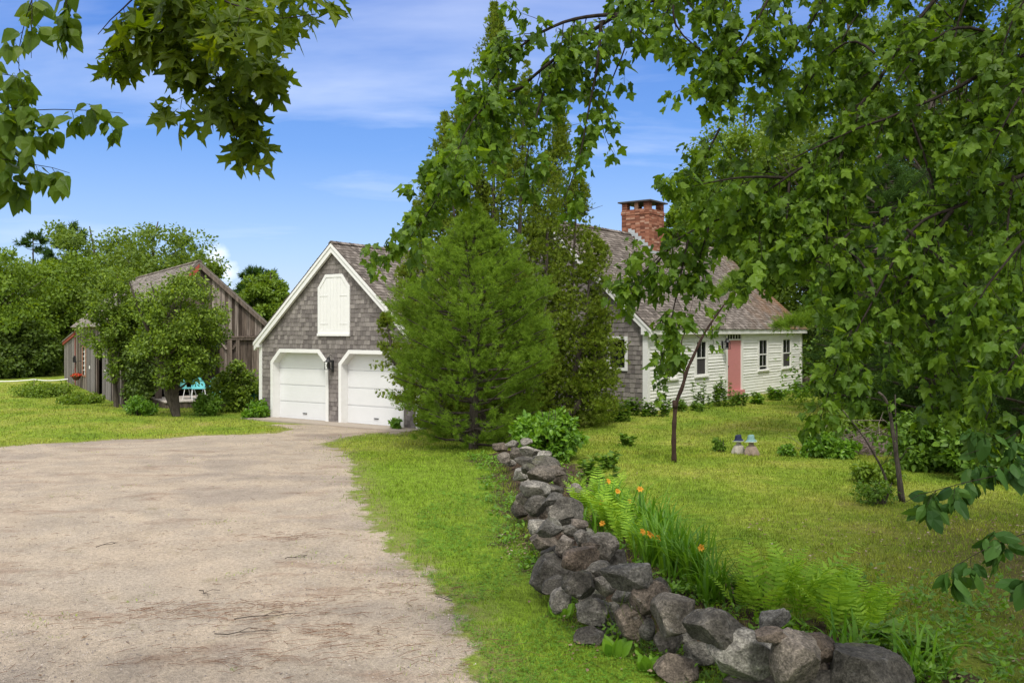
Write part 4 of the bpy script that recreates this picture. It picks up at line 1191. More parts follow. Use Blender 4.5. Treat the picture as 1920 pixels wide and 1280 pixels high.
# turquoise chairs and table
def patio_chair(px, Y, rot, lab):
    p = arr((px-CX)/F*Y, Y, DZ)
    ch = thing('patio_chair', p, lab, 'patio chair', 'turquoise chairs on the barn deck')
    c_, s_r = cos(rot), sin(rot)
    T_ = lambda x, y, z: p+arr(c_*x-s_r*y, s_r*x+c_*y, z)
    A = (arr(c_, s_r, 0), arr(-s_r, c_, 0), arr(0, 0, 1))
    mb = MB()
    nU, nV = 9, 8; V = []
    for i in range(nV):
        for j in range(nU):
            a = (j/(nU-1)-.5)*2
            h = i/(nV-1)
            wv = .26*(1-.5*h**3)
            V.append(T_(a*wv, .22+.06*h-.10*(a*a), .42+.44*h-.06*a*a*h))
    mb.add(V, [(i*nU+j, i*nU+j+1, (i+1)*nU+j+1, (i+1)*nU+j) for i in range(nV-1) for j in range(nU-1)])
    mb.build('backrest', M['turq'], ch)
    mb = MB(); mb.box(T_(0, 0, .42), (.5, .46, .025), A); mb.build('seat', M['turq'], ch)
    for i in (-1, 1):
        for j in (-1, 1):
            mb = MB(); mb.tube([T_(i*.22, j*.19, .41), T_(i*.25, j*.25, .2), T_(i*.24, j*.29, 0.0)], .013, 5); mb.build('leg', M['white'], ch)
    return ch
patio_chair(372, 34.2, .4, 'turquoise metal chair on the deck nearest the bare tree trunks')
patio_chair(350, 34.4, 2.4, 'turquoise metal chair on the deck partly behind the forked trunk')
patio_chair(396, 34.5, -.5, 'turquoise metal chair on the deck beside the round table')
tp = arr((418-CX)/F*34.0, 34.0, DZ)
tb = thing('patio_table', tp, 'round turquoise table tipped on edge on the deck by the leafy shrub', 'table')
mb = MB(); ff = FR(tp+arr(0, 0, .46), arr(.93, .3, .15), arr(-.1, .25, .96))
ff.prism(mb, [(.46*cos(a), .46*sin(a)) for a in np.linspace(0, 2*pi, 24, endpoint=False)], -.012, .012); mb.build('tabletop', M['turq'], tb)
mb = MB(); c = tp+arr(0, 0, .46)
for a in (.6, 2.6, 4.6):
    mb = MB(); mb.tube([ff.P(.3*cos(a), .3*sin(a), -.02), ff.P(.5*cos(a), .5*sin(a), -.45)], .015, 5)
    mb.build('leg', M['white'], tb)
tp = arr((474-CX)/F*32.5, 32.5, -.38)
bn = thing('storage_bin', tp, 'teal green plastic bin between the shrub and the garage corner', 'bin')
mb = MB(); mb.box(tp+arr(0, 0, .40), (.75, .5, .72)); mb.box(tp+arr(0, 0, .1), (.70, .46, .1)); mb.build('bin_body', M['teal'], bn)
mb = MB(); mb.box(tp+arr(0, 0, .80), (.82, .57, .06)); mb.box(tp+arr(0, 0, .845), (.6, .4, .03)); mb.build('lid', M['teal'], bn)
# tape fence on the far left
fen = thing('tape_fence', W(20, 740, 42.5), 'low white tape fence across the far left lawn', 'fence')
pp = [W(-60, 722, 43), W(52, 720, 43), W(64, 725, 43.2), W(66, 740, 43)]
posts = [-60, 64, 128]
for px in posts:
    w_ = W(px, 0, 43); z0 = float(gz(w_[0], 43))
    mb = MB(); mb.tube([(w_[0], 43, z0-.1), (w_[0], 43, z0+.62)], .02, 5); mb.build('post', M['barn'], fen)
mb = MB()
for a_, b_, za, zb in ((-60, 64, 720, 718), (64, 128, 719, 719)):
    pts = []
    for t in np.linspace(0, 1, 12):
        w_ = W(a_+(b_-a_)*t, 0, 43); z0 = float(gz(w_[0], 43)); pts.append((w_[0], 43, z0+.56-.18*4*t*(1-t)*(.6 if a_ < 0 else .3)))
    mb.tube(pts, .028, 5)
mb.build('tape', M['tape'], fen)
# ================================================================ stone wall
def boulder(rng, w, h, d, sub):
    """cut and worn field stone: a ball clipped by random planes, roughened"""
    n = sub; V = []
    g_ = (1+5**.5)/2
    iv = np.array([(-1, g_, 0), (1, g_, 0), (-1, -g_, 0), (1, -g_, 0), (0, -1, g_), (0, 1, g_), (0, -1, -g_), (0, 1, -g_), (g_, 0, -1), (g_, 0, 1), (-g_, 0, -1), (-g_, 0, 1)], float)
    return None
def ico(sub):
    g_ = (1+5**.5)/2
    v = [(-1, g_, 0), (1, g_, 0), (-1, -g_, 0), (1, -g_, 0), (0, -1, g_), (0, 1, g_), (0, -1, -g_), (0, 1, -g_), (g_, 0, -1), (g_, 0, 1), (-g_, 0, -1), (-g_, 0, 1)]
    v = [np.array(p, float)/np.linalg.norm(p) for p in v]
    f = [(0, 11, 5), (0, 5, 1), (0, 1, 7), (0, 7, 10), (0, 10, 11), (1, 5, 9), (5, 11, 4), (11, 10, 2), (10, 7, 6), (7, 1, 8), (3, 9, 4), (3, 4, 2), (3, 2, 6), (3, 6, 8), (3, 8, 9), (4, 9, 5), (2, 4, 11), (6, 2, 10), (8, 6, 7), (9, 8, 1)]
    for _ in range(sub):
        c = {}; nf = []
        def mid(a, b_):
            k = (min(a, b_), max(a, b_))
            if k not in c:
                p = v[a]+v[b_]; v.append(p/np.linalg.norm(p)); c[k] = len(v)-1
            return c[k]
        for a, b_, d in f:
            x, y, z = mid(a, b_), mid(b_, d), mid(d, a)
            nf += [(a, x, z), (b_, y, x), (d, z, y), (x, y, z)]
        f = nf
    return np.array(v), np.array(f)
ICO = {k: ico(k) for k in (1, 2, 3, 4)}
def n3(P, s, seed):
    x, y, z = P[:, 0]*s, P[:, 1]*s, P[:, 2]*s
    return (np.sin(x*1.7+seed)*np.cos(y*1.3+seed*1.7)+np.sin(y*2.3+z*1.9+seed*.7)*.6+np.cos(z*3.1-x*2.7+seed*2.3)*.5+np.sin(x*5.1+y*4.3+z*4.9+seed)*.25)/2
def stone(rng, c, w, h, d, sub=4, yaw=None, roll=None):
    V, Fc = ICO[sub]; V = V.copy()
    seed = rng.uniform(0, 50)
    for _ in range(rng.integers(8, 14)):
        n = rng.normal(0, 1, 3); n /= np.linalg.norm(n)
        k = rng.uniform(.55, .88)
        dd = V@n; ov = dd > k
        V[ov] -= np.outer((dd[ov]-k)*.98, n)
    V *= (1+.08*n3(V, 1.5, seed)+.035*n3(V, 5, seed+3)+.018*n3(V, 13, seed+9)+.012*n3(V, 27, seed+4))[:, None]
    ex = np.abs(V).max(0); V /= ex
    V *= arr(w/2, d/2, h/2)
    roll = rng.uniform(-.22, .22) if roll is None else roll
    yaw = rng.uniform(-.5, .5) if yaw is None else yaw
    Rx = np.array([[cos(roll), 0, sin(roll)], [0, 1, 0], [-sin(roll), 0, cos(roll)]])
    Rz = np.array([[cos(yaw), -sin(yaw), 0], [sin(yaw), cos(yaw), 0], [0, 0, 1]])
    return V@Rx.T@Rz.T+arr(*c), Fc
# px, py, w, h (photo pixels), height of the centre above ground, roll
ST = [
 # zoomed from the near end up
 (1615, 1262, 190, 120, .22, .25), (1493, 1238, 92, 100, .36, .1), (1394, 1233, 130, 100, .28, .15), (1532, 1214, 72, 52, .34, 0), (1448, 1192, 62, 30, .52, 0), (1452, 1162, 44, 58, .40, .9), (1345, 1182, 122, 78, .45, .12),
 (1266, 1152, 92, 78, .42, .3), (1216, 1118, 70, 60, .46, 0), (1180, 1075, 98, 58, .62, -.1), (1250, 1205, 62, 46, .14, 0), (1262, 1253, 90, 58, .08, .1), (1182, 1166, 62, 52, .26, .3), (1214, 1178, 36, 40, .22, -.2), (1536, 1250, 50, 54, .2, 0),
 (1115, 1145, 72, 50, .2, 0), (1168, 1117, 46, 32, .36, 0), (1088, 1097, 66, 52, .45, .25), (1133, 1100, 44, 36, .42, .4), (1040, 1100, 52, 36, .22, -.5), (1050, 1125, 40, 52, .14, .1), (1034, 1073, 84, 72, .26, .1), (1127, 1067, 58, 32, .54, -.25), (1103, 1078, 36, 22, .5, 0),
 (1091, 1050, 76, 50, .56, .15), (1128, 1023, 60, 48, .52, .2), (1060, 1022, 42, 42, .5, 0), (1091, 1010, 30, 32, .52, -.5), (1162, 1048, 34, 34, .35, .2), (1022, 1018, 60, 36, .24, 0), (1031, 992, 50, 38, .52, -.3), (1010, 990, 38, 40, .3, -.6), (1075, 993, 46, 24, .5, 0), (1083, 982, 40, 18, .56, 0), (1108, 1022, 34, 16, .56, 0),
 (1062, 961, 68, 54, .56, .1), (1008, 947, 46, 36, .5, -.3), (1036, 937, 40, 24, .62, -.35), (976, 950, 36, 38, .24, -.5), (986, 934, 36, 24, .42, 0), (1004, 914, 60, 34, .58, 0), (1022, 920, 28, 22, .5, 0), (1036, 918, 40, 24, .42, 0), (1016, 890, 64, 32, .6, .1), (978, 889, 34, 26, .4, -.2), (992, 880, 30, 22, .54, 0), (1048, 895, 30, 40, .45, 0), (1020, 866, 60, 26, .62, .3), (1040, 884, 44, 22, .6, 0),
 (983, 864, 40, 16, .5, 0), (996, 846, 44, 18, .6, .1), (1020, 850, 28, 14, .6, 0), (970, 850, 36, 24, .5, 0), (945, 858, 26, 20, .3, 0), (957, 866, 24, 16, .2, 0), (938, 838, 30, 18, .4, .2), (1112, 1195, 70, 34, .05, 0), (1150, 1188, 90, 40, .0, 0),
 (985, 828, 28, 14, .55, 0), (960, 832, 26, 14, .5, 0), (1420, 1275, 120, 50, .05, 0), (1080, 925, 34, 36, .3, 0), (1100, 1005, 30, 30, .25, 0), (1150, 1060, 50, 40, .3, 0), (1230, 1110, 50, 50, .2, 0), (1560, 1290, 90, 60, .1, 0), (1312, 1225, 60, 50, .1, 0), (1140, 1150, 50, 40, .12, 0), (1110, 1120, 50, 36, .2, 0), (1060, 1060, 60, 50, .2, 0), (1040, 1040, 50, 40, .2, 0), (1030, 960, 40, 36, .2, 0), (1010, 970, 50, 40, .15, 0), (1000, 900, 50, 40, .2, 0), (1010, 870, 50, 36, .3, 0), (1170, 1140, 60, 40, .1, 0), (1200, 1150, 50, 40, .1, 0), (1290, 1190, 60, 40, .1, 0), (1480, 1262, 70, 50, .1, 0), (1085, 1040, 40, 40, .2, 0), (1070, 1000, 40, 40, .2, 0), (1030, 930, 40, 30, .3, 0)]
wl_ = thing('stone_wall', (WALL[5][0], WALL[5][1], 0), 'tumbled dry stone wall of grey and brown boulders running up from the lower right', 'stone wall')
r = np.random.default_rng(77)
for i, (px, py, w, h, hc, ro) in enumerate(ST):
    p = G(px, py, hc); s = p[1]/F
    mb = MB()
    W_, H_ = w*s*1.08, h*s*1.12
    V, Fc = stone(r, p, W_, H_, max(.8*W_, H_)*r.uniform(.8, 1.1), 4 if py > 930 else 3, None, ro)
    mb.addarr(V, Fc)
    mb.build('stone', M['stone'], wl_, smooth_=False if py < 900 else True)
def boulder_thing(px, py, w, h, lab, Y=None, grp=None):
    p = G(px, py) if Y is None else arr((px-CX)/F*Y, Y, float(gz((px-CX)/F*Y, Y)))
    s = p[1]/F; t = MB(); V, Fc = stone(r, p+arr(0, 0, h*s*.4), w*s, h*s, w*s*.8, 3); t.addarr(V, Fc)
    o = t.build('boulder', M['stone'], smooth_=True, loc=p); return tag(o, lab, 'boulder', grp)
boulder_thing(1526, 728, 42, 36, 'pale grey boulder just past the right end of the white house')
boulder_thing(1505, 730, 18, 14, 'small grey boulder at the foot of the house corner')

# ================================================================ foliage generators
def unit(v): return v/(np.linalg.norm(v, axis=-1, keepdims=True)+1e-9)
def place(shape, faces, P, tip, nrm, s):
    """instances a small flat shape (x side, y tip, z normal) as real geometry"""
    y = unit(tip); z = unit(nrm-(nrm*y).sum(-1, keepdims=True)*y); x = np.cross(y, z)
    S = np.asarray(s).reshape(-1, 1, 1)
    V = P[:, None, :]+S*(shape[None, :, 0:1]*x[:, None]+shape[None, :, 1:2]*y[:, None]+shape[None, :, 2:3]*z[:, None])
    n, k = len(P), len(shape)
    Fc = faces[None]+(np.arange(n)*k)[:, None, None]
    return V.reshape(-1, 3), Fc.reshape(-1, faces.shape[1])
def fan(outline, c=(0, .35, 0), fold=.25, curl=.18):
    P = [c]+list(outline); P = np.array([(p[0], p[1], -fold*abs(p[0])*(1.0)-curl*max(0, p[1])**2) for p in P])
    n = len(outline)
    return P, np.array([(0, i+1, (i+1) % n+1) for i in range(n)])
def mirror(h):  # right half outline from base to tip -> closed outline
    return [(x, y) for x, y in h]+[(-x, y) for x, y in h[::-1] if x > 1e-6]
MAPLE = fan(mirror([(0, 0), (.10, -.08), (.34, -.04), (.42, -.02), (.30, .12), (.40, .20), (.66, .38), (.62, .46), (.72, .60), (.50, .54), (.38, .58), (.22, .50), (.20, .66), (.27, .78), (.14, .80), (0, 1.05)]))
SUGAR = fan(mirror([(0, 0), (.12, -.12), (.26, -.10), (.46, -.20), (.36, 0), (.26, .08), (.48, .16), (.60, .22), (.84, .20), (.70, .36), (.80, .52), (.58, .46), (.34, .44), (.16, .40), (.18, .58), (.34, .72), (.16, .78), (.12, .90), (0, 1.12)]), fold=.15, curl=.08)
REDM = fan(mirror([(0, 0), (.14, -.06), (.30, .02), (.34, .16), (.52, .30), (.56, .44), (.36, .46), (.24, .50), (.24, .66), (.12, .82), (0, 1.0)]))
OVATE = fan(mirror([(0, 0), (.20, .06), (.36, .26), (.33, .5), (.17, .8), (0, 1.05)]), fold=.3, curl=.15)
BEECH = fan(mirror([(0, 0), (.14, .08), (.27, .3), (.27, .55), (.14, .82), (0, 1.0)]), fold=.35, curl=.12)
DIAM = (np.array([(0, 0, 0), (.32, .45, -.06), (0, 1, -.1), (-.32, .45, -.06)]), np.array([(0, 1, 2, 3)]))
BLADE = (np.array([(-.5, 0, 0), (.5, 0, 0), (0, 1, 0)]), np.array([(0, 1, 2)]))
STRAP = (np.array([(-.02, 0, 0), (.02, 0, 0), (.03, .5, .0), (-.03, .5, .0), (.015, .8, -.05), (-.015, .8, -.05), (0, 1, -.16)]), None)

GREEN = dict(
 maple=leaf_mat('maple_leaf', [(.045, .095, .008), (.085, .17, .012), (.17, .285, .022), (.08, .16, .02)], .5),
 sugar=leaf_mat('large_maple_leaf', [(.055, .10, .006), (.09, .15, .008), (.14, .20, .012)], .55, tcol=(1.7, 1.5, .3)),
 birch=leaf_mat('birch_leaf', [(.06, .12, .010), (.10, .18, .015), (.14, .22, .02)], .5),
 beech=leaf_mat('beech_leaf', [(.025, .07, .014), (.045, .11, .020), (.07, .15, .026)], .35, .55, .2),
 far=leaf_mat('far_leaf', [(.09, .15, .018), (.125, .20, .022), (.18, .26, .034)], .4),
 farb=leaf_mat('far_leaf_bright', [(.10, .175, .016), (.15, .24, .022), (.20, .30, .034)], .4),
 fard=leaf_mat('far_leaf_dark', [(.05, .09, .014), (.08, .13, .018), (.12, .18, .026)], .3),
 lilac=leaf_mat('lilac_leaf', [(.07, .12, .012), (.11, .18, .016), (.16, .25, .024), (.25, .35, .04)], .35),
 bush=leaf_mat('bright_bush_leaf', [(.08, .19, .014), (.13, .27, .02), (.19, .35, .03)], .4, .4, .4),
 pine=leaf_mat('pine_needle', [(.095, .175, .018), (.155, .265, .026), (.26, .40, .045)], .4, .6, .2),
 pined=leaf_mat('dark_pine_needle', [(.025, .065, .012), (.045, .10, .015), (.07, .14, .02)], .25, .6, .2),
 cedar=leaf_mat('cedar_scale', [(.08, .135, .014), (.125, .19, .018), (.22, .30, .03), (.13, .15, .04)], .35, .7, .15),
 fern=leaf_mat('fern_frond', [(.15, .29, .02), (.24, .42, .035), (.36, .55, .055)], .35, .6, .2),
 lily=leaf_mat('daylily_leaf', [(.07, .19, .012), (.11, .26, .018), (.17, .33, .025)], .4, .45, .35),
 weed=leaf_mat('weed_leaf', [(.07, .15, .014), (.11, .21, .018), (.16, .28, .03)], .35),
 dead=leaf_mat('dead_brush', [(.12, .09, .08), (.20, .16, .15), (.28, .22, .20)], .0, .9, .1),
)
def clump_leaves(rng, cen, rad, n, size, shape=DIAM, up=.5, flat=.7):
    """leaves over the shells of clumps: cen (k,3), rad (k,) , n per clump"""
    k = len(cen); C = np.repeat(cen, n, 0); Rr = np.repeat(rad, n)[:, None]
    d = unit(rng.normal(0, 1, (k*n, 3))); 
    rr_ = rng.random((k*n, 1))**.45
    P = C+d*Rr*rr_*arr(1, 1, flat)
    nrm = unit(d*.6+arr(0, 0, up)+rng.normal(0, .45, (k*n, 3)))
    tip = unit(d+rng.normal(0, .7, (k*n, 3))+arr(0, 0, -.35))
    return place(shape[0], shape[1], P, tip, nrm, size*rng.uniform(.6, 1.25, k*n))
def decid(name, base, H, Wd, label, cat='tree', group=None, mat='far', n=90, per=130, leaf=.2, seed=0, crown0=.22, trunk_r=.16, clr=None, flat=.75, lean=(0, 0), mb_only=False, depth=1.0, stems=1, shape=DIAM):
    rng = np.random.default_rng(seed)
    t = thing(name, base, label, cat, group)
    base = arr(*base); top = base+arr(lean[0], lean[1], H)
    cc = base+arr(lean[0]*.6, lean[1]*.6, H*(crown0+1)/2-.04*H); rad = arr(Wd/2*.88, Wd/2*depth*.88, H*(1-crown0)/2*.94)
    # crown clumps in an uneven shell
    cen = []; rs = []
    lob = [(unit(rng.normal(0, 1, 3)), rng.uniform(.75, 1.15)) for _ in range(9)]
    while len(cen) < n:
        d = unit(rng.normal(0, 1, 3))
        k = max((abs(d@l)**3 if d@l > 0 else 0)*g_ for l, g_ in lob); k = .72+.36*min(1, k*1.2)
        q_ = rng.random()**.42*k
        p = cc+d*rad*q_
        r_ = (clr or Wd*.105)*rng.uniform(.6, 1.25)
        cen.append(p); rs.append(r_)
    cen = np.array(cen); rs = np.array(rs)
    V, Fc = clump_leaves(rng, cen, rs, per, leaf, shape, flat=flat)
    mb = MB(); mb.addarr(V, Fc); mb.build('crown', GREEN[mat], t)
    mb = MB()
    for s_i in range(stems):
        off = arr(rng.normal(0, .12), rng.normal(0, .06), 0)*(stems > 1)
        lean_ = arr(rng.normal(0, .10)*Wd, rng.normal(0, .05)*Wd, 0)*(stems > 1)
        tp = [base+off+arr(0, 0, -.15)]+[base+off*(1)+(top-base)*f+lean_*f*1.5+arr(*rng.normal(0, .012*H, 2), 0) for f in (.15, .35, .55, .75, .9)]
        mb.tube(tp, np.array([1.25, 1, .85, .65, .4, .2])*trunk_r, 7)
        for j in rng.choice(len(cen), min(len(cen), 26//stems+4), replace=False):
            f = np.clip((cen[j][2]-base[2])/H*.62, .12, .8); i0 = np.interp(f, [0, .15, .35, .55, .75, .9], range(6))
            a = tp[int(i0)]+(tp[min(5, int(i0)+1)]-tp[int(i0)])*(i0-int(i0))
            m_ = (a+cen[j])/2+arr(*rng.normal(0, .04*H, 3))*.5+arr(0, 0, .02*H)
            mb.tube([a, m_, cen[j]], np.array([.42, .28, .1])*trunk_r*(1.1-f), 5, False)
    mb.build('trunk', M['bark'], t)
    return t
def shoots(rng, P, D, L, nn, nl, nw, mb, fwd=.7):
    """needle tufts: shoots at P along D, length L, nn needles each"""
    k = len(P); Pp = np.repeat(P, nn, 0); Dd = np.repeat(D, nn, 0); LL = np.repeat(L, nn)[:, None]
    t = rng.random((k*nn, 1)); q_ = unit(rng.normal(0, 1, (k*nn, 3)))
    side = unit(q_-(q_*Dd).sum(-1, keepdims=True)*Dd)
    tip = unit(Dd*fwd+side*(1-.4*t))
    V, Fc = place(BLADE[0]*arr(nw/nl, 1, 1), BLADE[1], Pp+Dd*LL*t, tip, rng.normal(0, 1, (k*nn, 3)), nl*rng.uniform(.7, 1.15, k*nn))
    mb.addarr(V, Fc)
def conifer(name, base, H, prof, label, n=2500, nn=40, nl=.09, nw=.006, sl=.22, mat='pine', seed=0, trunk_r=.09, limbs=90, group=None, updir=.55, rmin=.35, gaps=.0, cat='pine tree', droop=0., tuft=9):
    """prof: list of (height fraction, radius). foliage in whorled boughs"""
    rng = np.random.default_rng(seed); t = thing(name, base, label, cat, group); base = arr(*base)
    hf = [p[0] for p in prof]; rd = [p[1] for p in prof]
    nb_ = limbs; mb = MB(); tr = MB()
    P = []; D = []
    hs = np.sort(rng.random(nb_)**.9*.97+.02)
    per = n//nb_
    for i, h in enumerate(hs):
        rmax = np.interp(h, hf, rd)*rng.uniform(.78, 1.1); az = i*2.399+rng.normal(0, .3)
        d0 = arr(cos(az), sin(az), updir*rng.uniform(.5, 1.1)*(.4+h)-droop); o_ = base+arr(0, 0, h*H)
        end = o_+unit(d0)*rmax
        mid = (o_+end)/2+arr(0, 0, -.08*rmax)
        tr.tube([o_, mid, end], np.array([.30, .2, .07])*trunk_r*(1.2-.7*h), 4, False)
        side = unit(np.cross(d0, arr(0, 0, 1)))
        m_ = max(6, int(per*(.35+1.3*rmax/max(rd))))
        # shoots stand in tufts
        nc_ = max(2, m_//tuft); tc = rng.uniform(rmin, 1.0, nc_)**.8; lc_ = rng.uniform(-1, 1, nc_)*.42*rmax*(1.05-tc*.75); hc_ = rng.normal(0, .10*rmax, nc_)
        ci = rng.integers(0, nc_, m_); tt = np.clip(tc[ci]+rng.normal(0, .035, m_), .1, 1.06)
        lat = lc_[ci]+rng.normal(0, .035*rmax, m_)
        p = o_+(end-o_)*tt[:, None]+side*lat[:, None]+arr(0, 0, 1)*(hc_[ci]+rng.normal(0, .03*rmax, m_))[:, None]
        dd = unit(unit(d0)*.8+side*(np.sign(lat)*.7)[:, None]+arr(0, 0, .45)+rng.normal(0, .35, (m_, 3)))
        P.append(p); D.append(dd)
    P = np.concatenate(P); D = np.concatenate(D)
    shoots(rng, P, D, np.full(len(P), sl)*rng.uniform(.6, 1.3, len(P)), nn, nl, nw, mb)
    mb.build('crown', GREEN[mat], t)
    tr.tube([base+arr(0, 0, -.1), base+arr(.02, 0, H*.4), base+arr(0, 0, H*.98)], np.array([1.1, .75, .15])*trunk_r, 7)
    tr.build('trunk', M['bark'], t)
    return t

# ---- right hand: tall cedar behind the pine
def spray_mesh(rng, P, out, size):
    """flat upright fans of cedar scale leaves"""
    k = len(P); m_ = 7
    ang = np.linspace(-1.1, 1.1, m_)
    up = unit(out*.55+arr(0, 0, .8)+rng.normal(0, .35, (k, 3)))
    sd_ = unit(np.cross(up, unit(out+rng.normal(0, .6, (k, 3)))))
    Pp = np.repeat(P, m_, 0); A = np.tile(ang, k)[:, None]
    tip = np.repeat(up, m_, 0)*np.cos(A)+np.repeat(sd_, m_, 0)*np.sin(A)
    nrm = np.cross(np.repeat(up, m_, 0), np.repeat(sd_, m_, 0))+rng.normal(0, .3, (k*m_, 3))
    s = np.repeat(size, m_)*rng.uniform(.6, 1.1, k*m_)*(1-.25*np.abs(A[:, 0]))
    sh = np.array([(0, 0, 0), (.11, .35, 0), (.09, .8, 0), (0, 1, 0), (-.10, .7, 0), (-.10, .3, 0)])
    return place(sh, np.array([(0, 1, 2, 3, 4, 5)]), Pp, tip, nrm, s)
rng = np.random.default_rng(101)
cb = G(955, 815); cY = cb[1]
ced = thing('cedar_tree', cb, 'tall many stemmed cedar with open dark top rising behind the round pine', 'cedar tree')
mb = MB(); tk = MB()
# leaders: (px top, py top, px base, half width px, lower end py)
LE = [(925, 8, 935, 66, 800, .0), (868, 175, 895, 70, 800, .4), (1050, 210, 1000, 74, 800, .3), (808, 315, 850, 72, 800, .5), (985, 120, 965, 66, 700, -.2), (835, 215, 870, 60, 700, .1),
      (1085, 335, 1050, 74, 800, .1), (1110, 440, 1090, 76, 800, -.4), (1125, 560, 1118, 62, 790, -.8), (765, 480, 805, 66, 800, .3), (722, 590, 765, 50, 760, -.5), (840, 255, 880, 66, 780, -.5), (1030, 290, 1010, 70, 800, -.9), (940, 250, 940, 70, 780, .8),
      (1000, 380, 980, 70, 800, 1.0), (900, 330, 900, 70, 800, .9), (780, 380, 820, 56, 780, .8)]
for (tx, ty, bx, hwp, by, dy) in LE:
    Y = cY+dy; p0 = W(bx, by, Y); p1 = W(tx, ty, Y); hw_ = hwp*Y/F*.92
    p0[2] = max(p0[2], cb[2]-.05)
    Ln = np.linalg.norm(p1-p0); m_ = int(1050*Ln*hw_)
    f = rng.random(m_)**1.0
    prof_ = np.interp(f, [0, .08, .45, .8, .95, 1], [.6, .95, 1, .66, .32, .10])
    # foliage stands in separate boughs: pick a bough, scatter round it
    nbgh = int(15+9*Ln); bf = rng.random(nbgh); ba = rng.uniform(0, 2*pi, nbgh); bi = rng.integers(0, nbgh, m_)
    f = np.clip(bf[bi]+rng.normal(0, .024, m_), 0, 1); prof_ = np.interp(f, [0, .08, .45, .8, .95, 1], [.6, .95, 1, .66, .32, .10])
    clus = (.42+.68*((bf*977) % 1))[bi]
    a = ba[bi]+rng.normal(0, .36, m_); cl2 = 1.0
    rr_ = hw_*prof_*clus*cl2*rng.random(m_)**.5*1.15
    # open ragged middle of the upper stems
    keep = rng.random(m_) < np.where((f > .35) & (f < .85) & (ty < 400), .28+.6*np.sin(f*37+tx)**2, 1.0)
    out_ = np.stack([np.cos(a), np.sin(a), 0*a], -1)
    P = p0+(p1-p0)*f[:, None]+out_*rr_[:, None]
    P, out_ = P[keep], out_[keep]
    V, Fc = spray_mesh(rng, P, out_, rng.uniform(.06, .13, len(P)))
    mb.addarr(V, Fc)
    b0 = cb+(p0-cb)*arr(.45, .6, 0); b0[2] = cb[2]-.1
    mid = p0*.5+p1*.5+arr(*rng.normal(0, .1, 3))
    tk.tube([b0, (b0*.4+p0*.6)+arr(0, 0, .6), mid, p1*.92+p0*.08], [.12, .10, .06, .015], 6)
    for _ in range(26):
        g_ = rng.uniform(.2, .95); q0 = p0*.3+b0*.0+p0*.7+(p1-p0)*g_; az = rng.uniform(0, 2*pi)
        tk.tube([q0, q0+arr(cos(az), sin(az), .3)*hw_*.75], [.014, .004], 4, False)
mb.build('foliage', GREEN['cedar'], ced); tk.build('trunk', M['bark'], ced)

# ---- the round young white pine
pb = G(888, 842)
conifer('young_white_pine', pb, CAMZ-(392-HY)/F*pb[1]-pb[2], [(0, .95), (.08, 1.45), (.22, 1.95), (.42, 2.1), (.58, 1.9), (.70, 1.42), (.82, .82), (.92, .36), (1, .05)],
        'round bushy young white pine standing between the garage and the stone wall', n=13500, nn=32, nl=.075, nw=.007, sl=.14, seed=5, limbs=150, rmin=.38, updir=.5, mat='pine', trunk_r=.11)

# ---- trees behind, left side
def gx_(px, Y, py=None):
    x = (px-CX)/F*Y; return arr(x, Y, float(gz(x, Y)))
def HT(py, b_): return CAMZ-(py-HY)/F*b_[1]-b_[2]
k_i = 0
for (px, py, w, Y, mat, lab, c0) in [
        (-20, 410, 270, 56, 'farb', 'bright green round tree at the far left edge', .05),
        (20, 560, 130, 57, 'fard', 'dark green tree low at the left edge behind the tape fence', .0),
        (175, 395, 270, 68, 'far', 'tall mid green tree behind the left half of the barn', .05),
        (295, 384, 260, 64, 'far', 'broad tall tree rising just left of the barn peak', .08),
        (372, 462, 130, 62, 'far', 'smaller tree beside the barn peak on its right', .1),
        (125, 465, 240, 62, 'farb', 'lighter green leafy tree in front of the taller left trees', .0),
        (225, 490, 190, 60, 'far', 'leafy tree right behind the low end of the barn roof', .0),
        (50, 600, 150, 56, 'fard', 'dark shrubby tree at the end of the left lawn', .0),
        (0, 640, 130, 54, 'fard', 'dark bushy growth behind the tape fence', .0),
        (505, 492, 110, 78, 'farb', 'round green tree seen between the barn and the garage', .1),
        (440, 560, 120, 80, 'far', 'low green tree behind the right slope of the barn roof', .0)]:
    b_ = gx_(px, Y); k_i += 1
    decid('background_tree', b_, HT(py, b_), w*Y/F*1.0, lab, 'tree', 'trees beyond the left lawn', mat, n=135, per=150, leaf=.26*Y/60, seed=200+k_i, crown0=c0, trunk_r=.2, clr=w*Y/F*.10)
for (px, py, w, Y, lab) in [(62, 436, 90, 80, 'feathery pine tip showing above the far left trees'), (128, 424, 70, 76, 'narrow dark pine top between the two tall left trees'), (478, 506, 90, 84, 'feathery pine beside the round tree between barn and garage'), (345, 452, 70, 78, 'small pine top behind the barn peak')]:
    b_ = gx_(px, Y); H = HT(py, b_); wd = w*Y/F/2
    conifer('background_pine', b_, H, [(0, wd*1.6), (.5, wd*1.5), (.8, wd*.95), (.93, wd*.5), (1, .1)], lab, n=900, nn=16, nl=.5, nw=.10, sl=.6, seed=300+px, limbs=46, mat='pined', trunk_r=.22, group='pines beyond the left lawn', updir=.25)

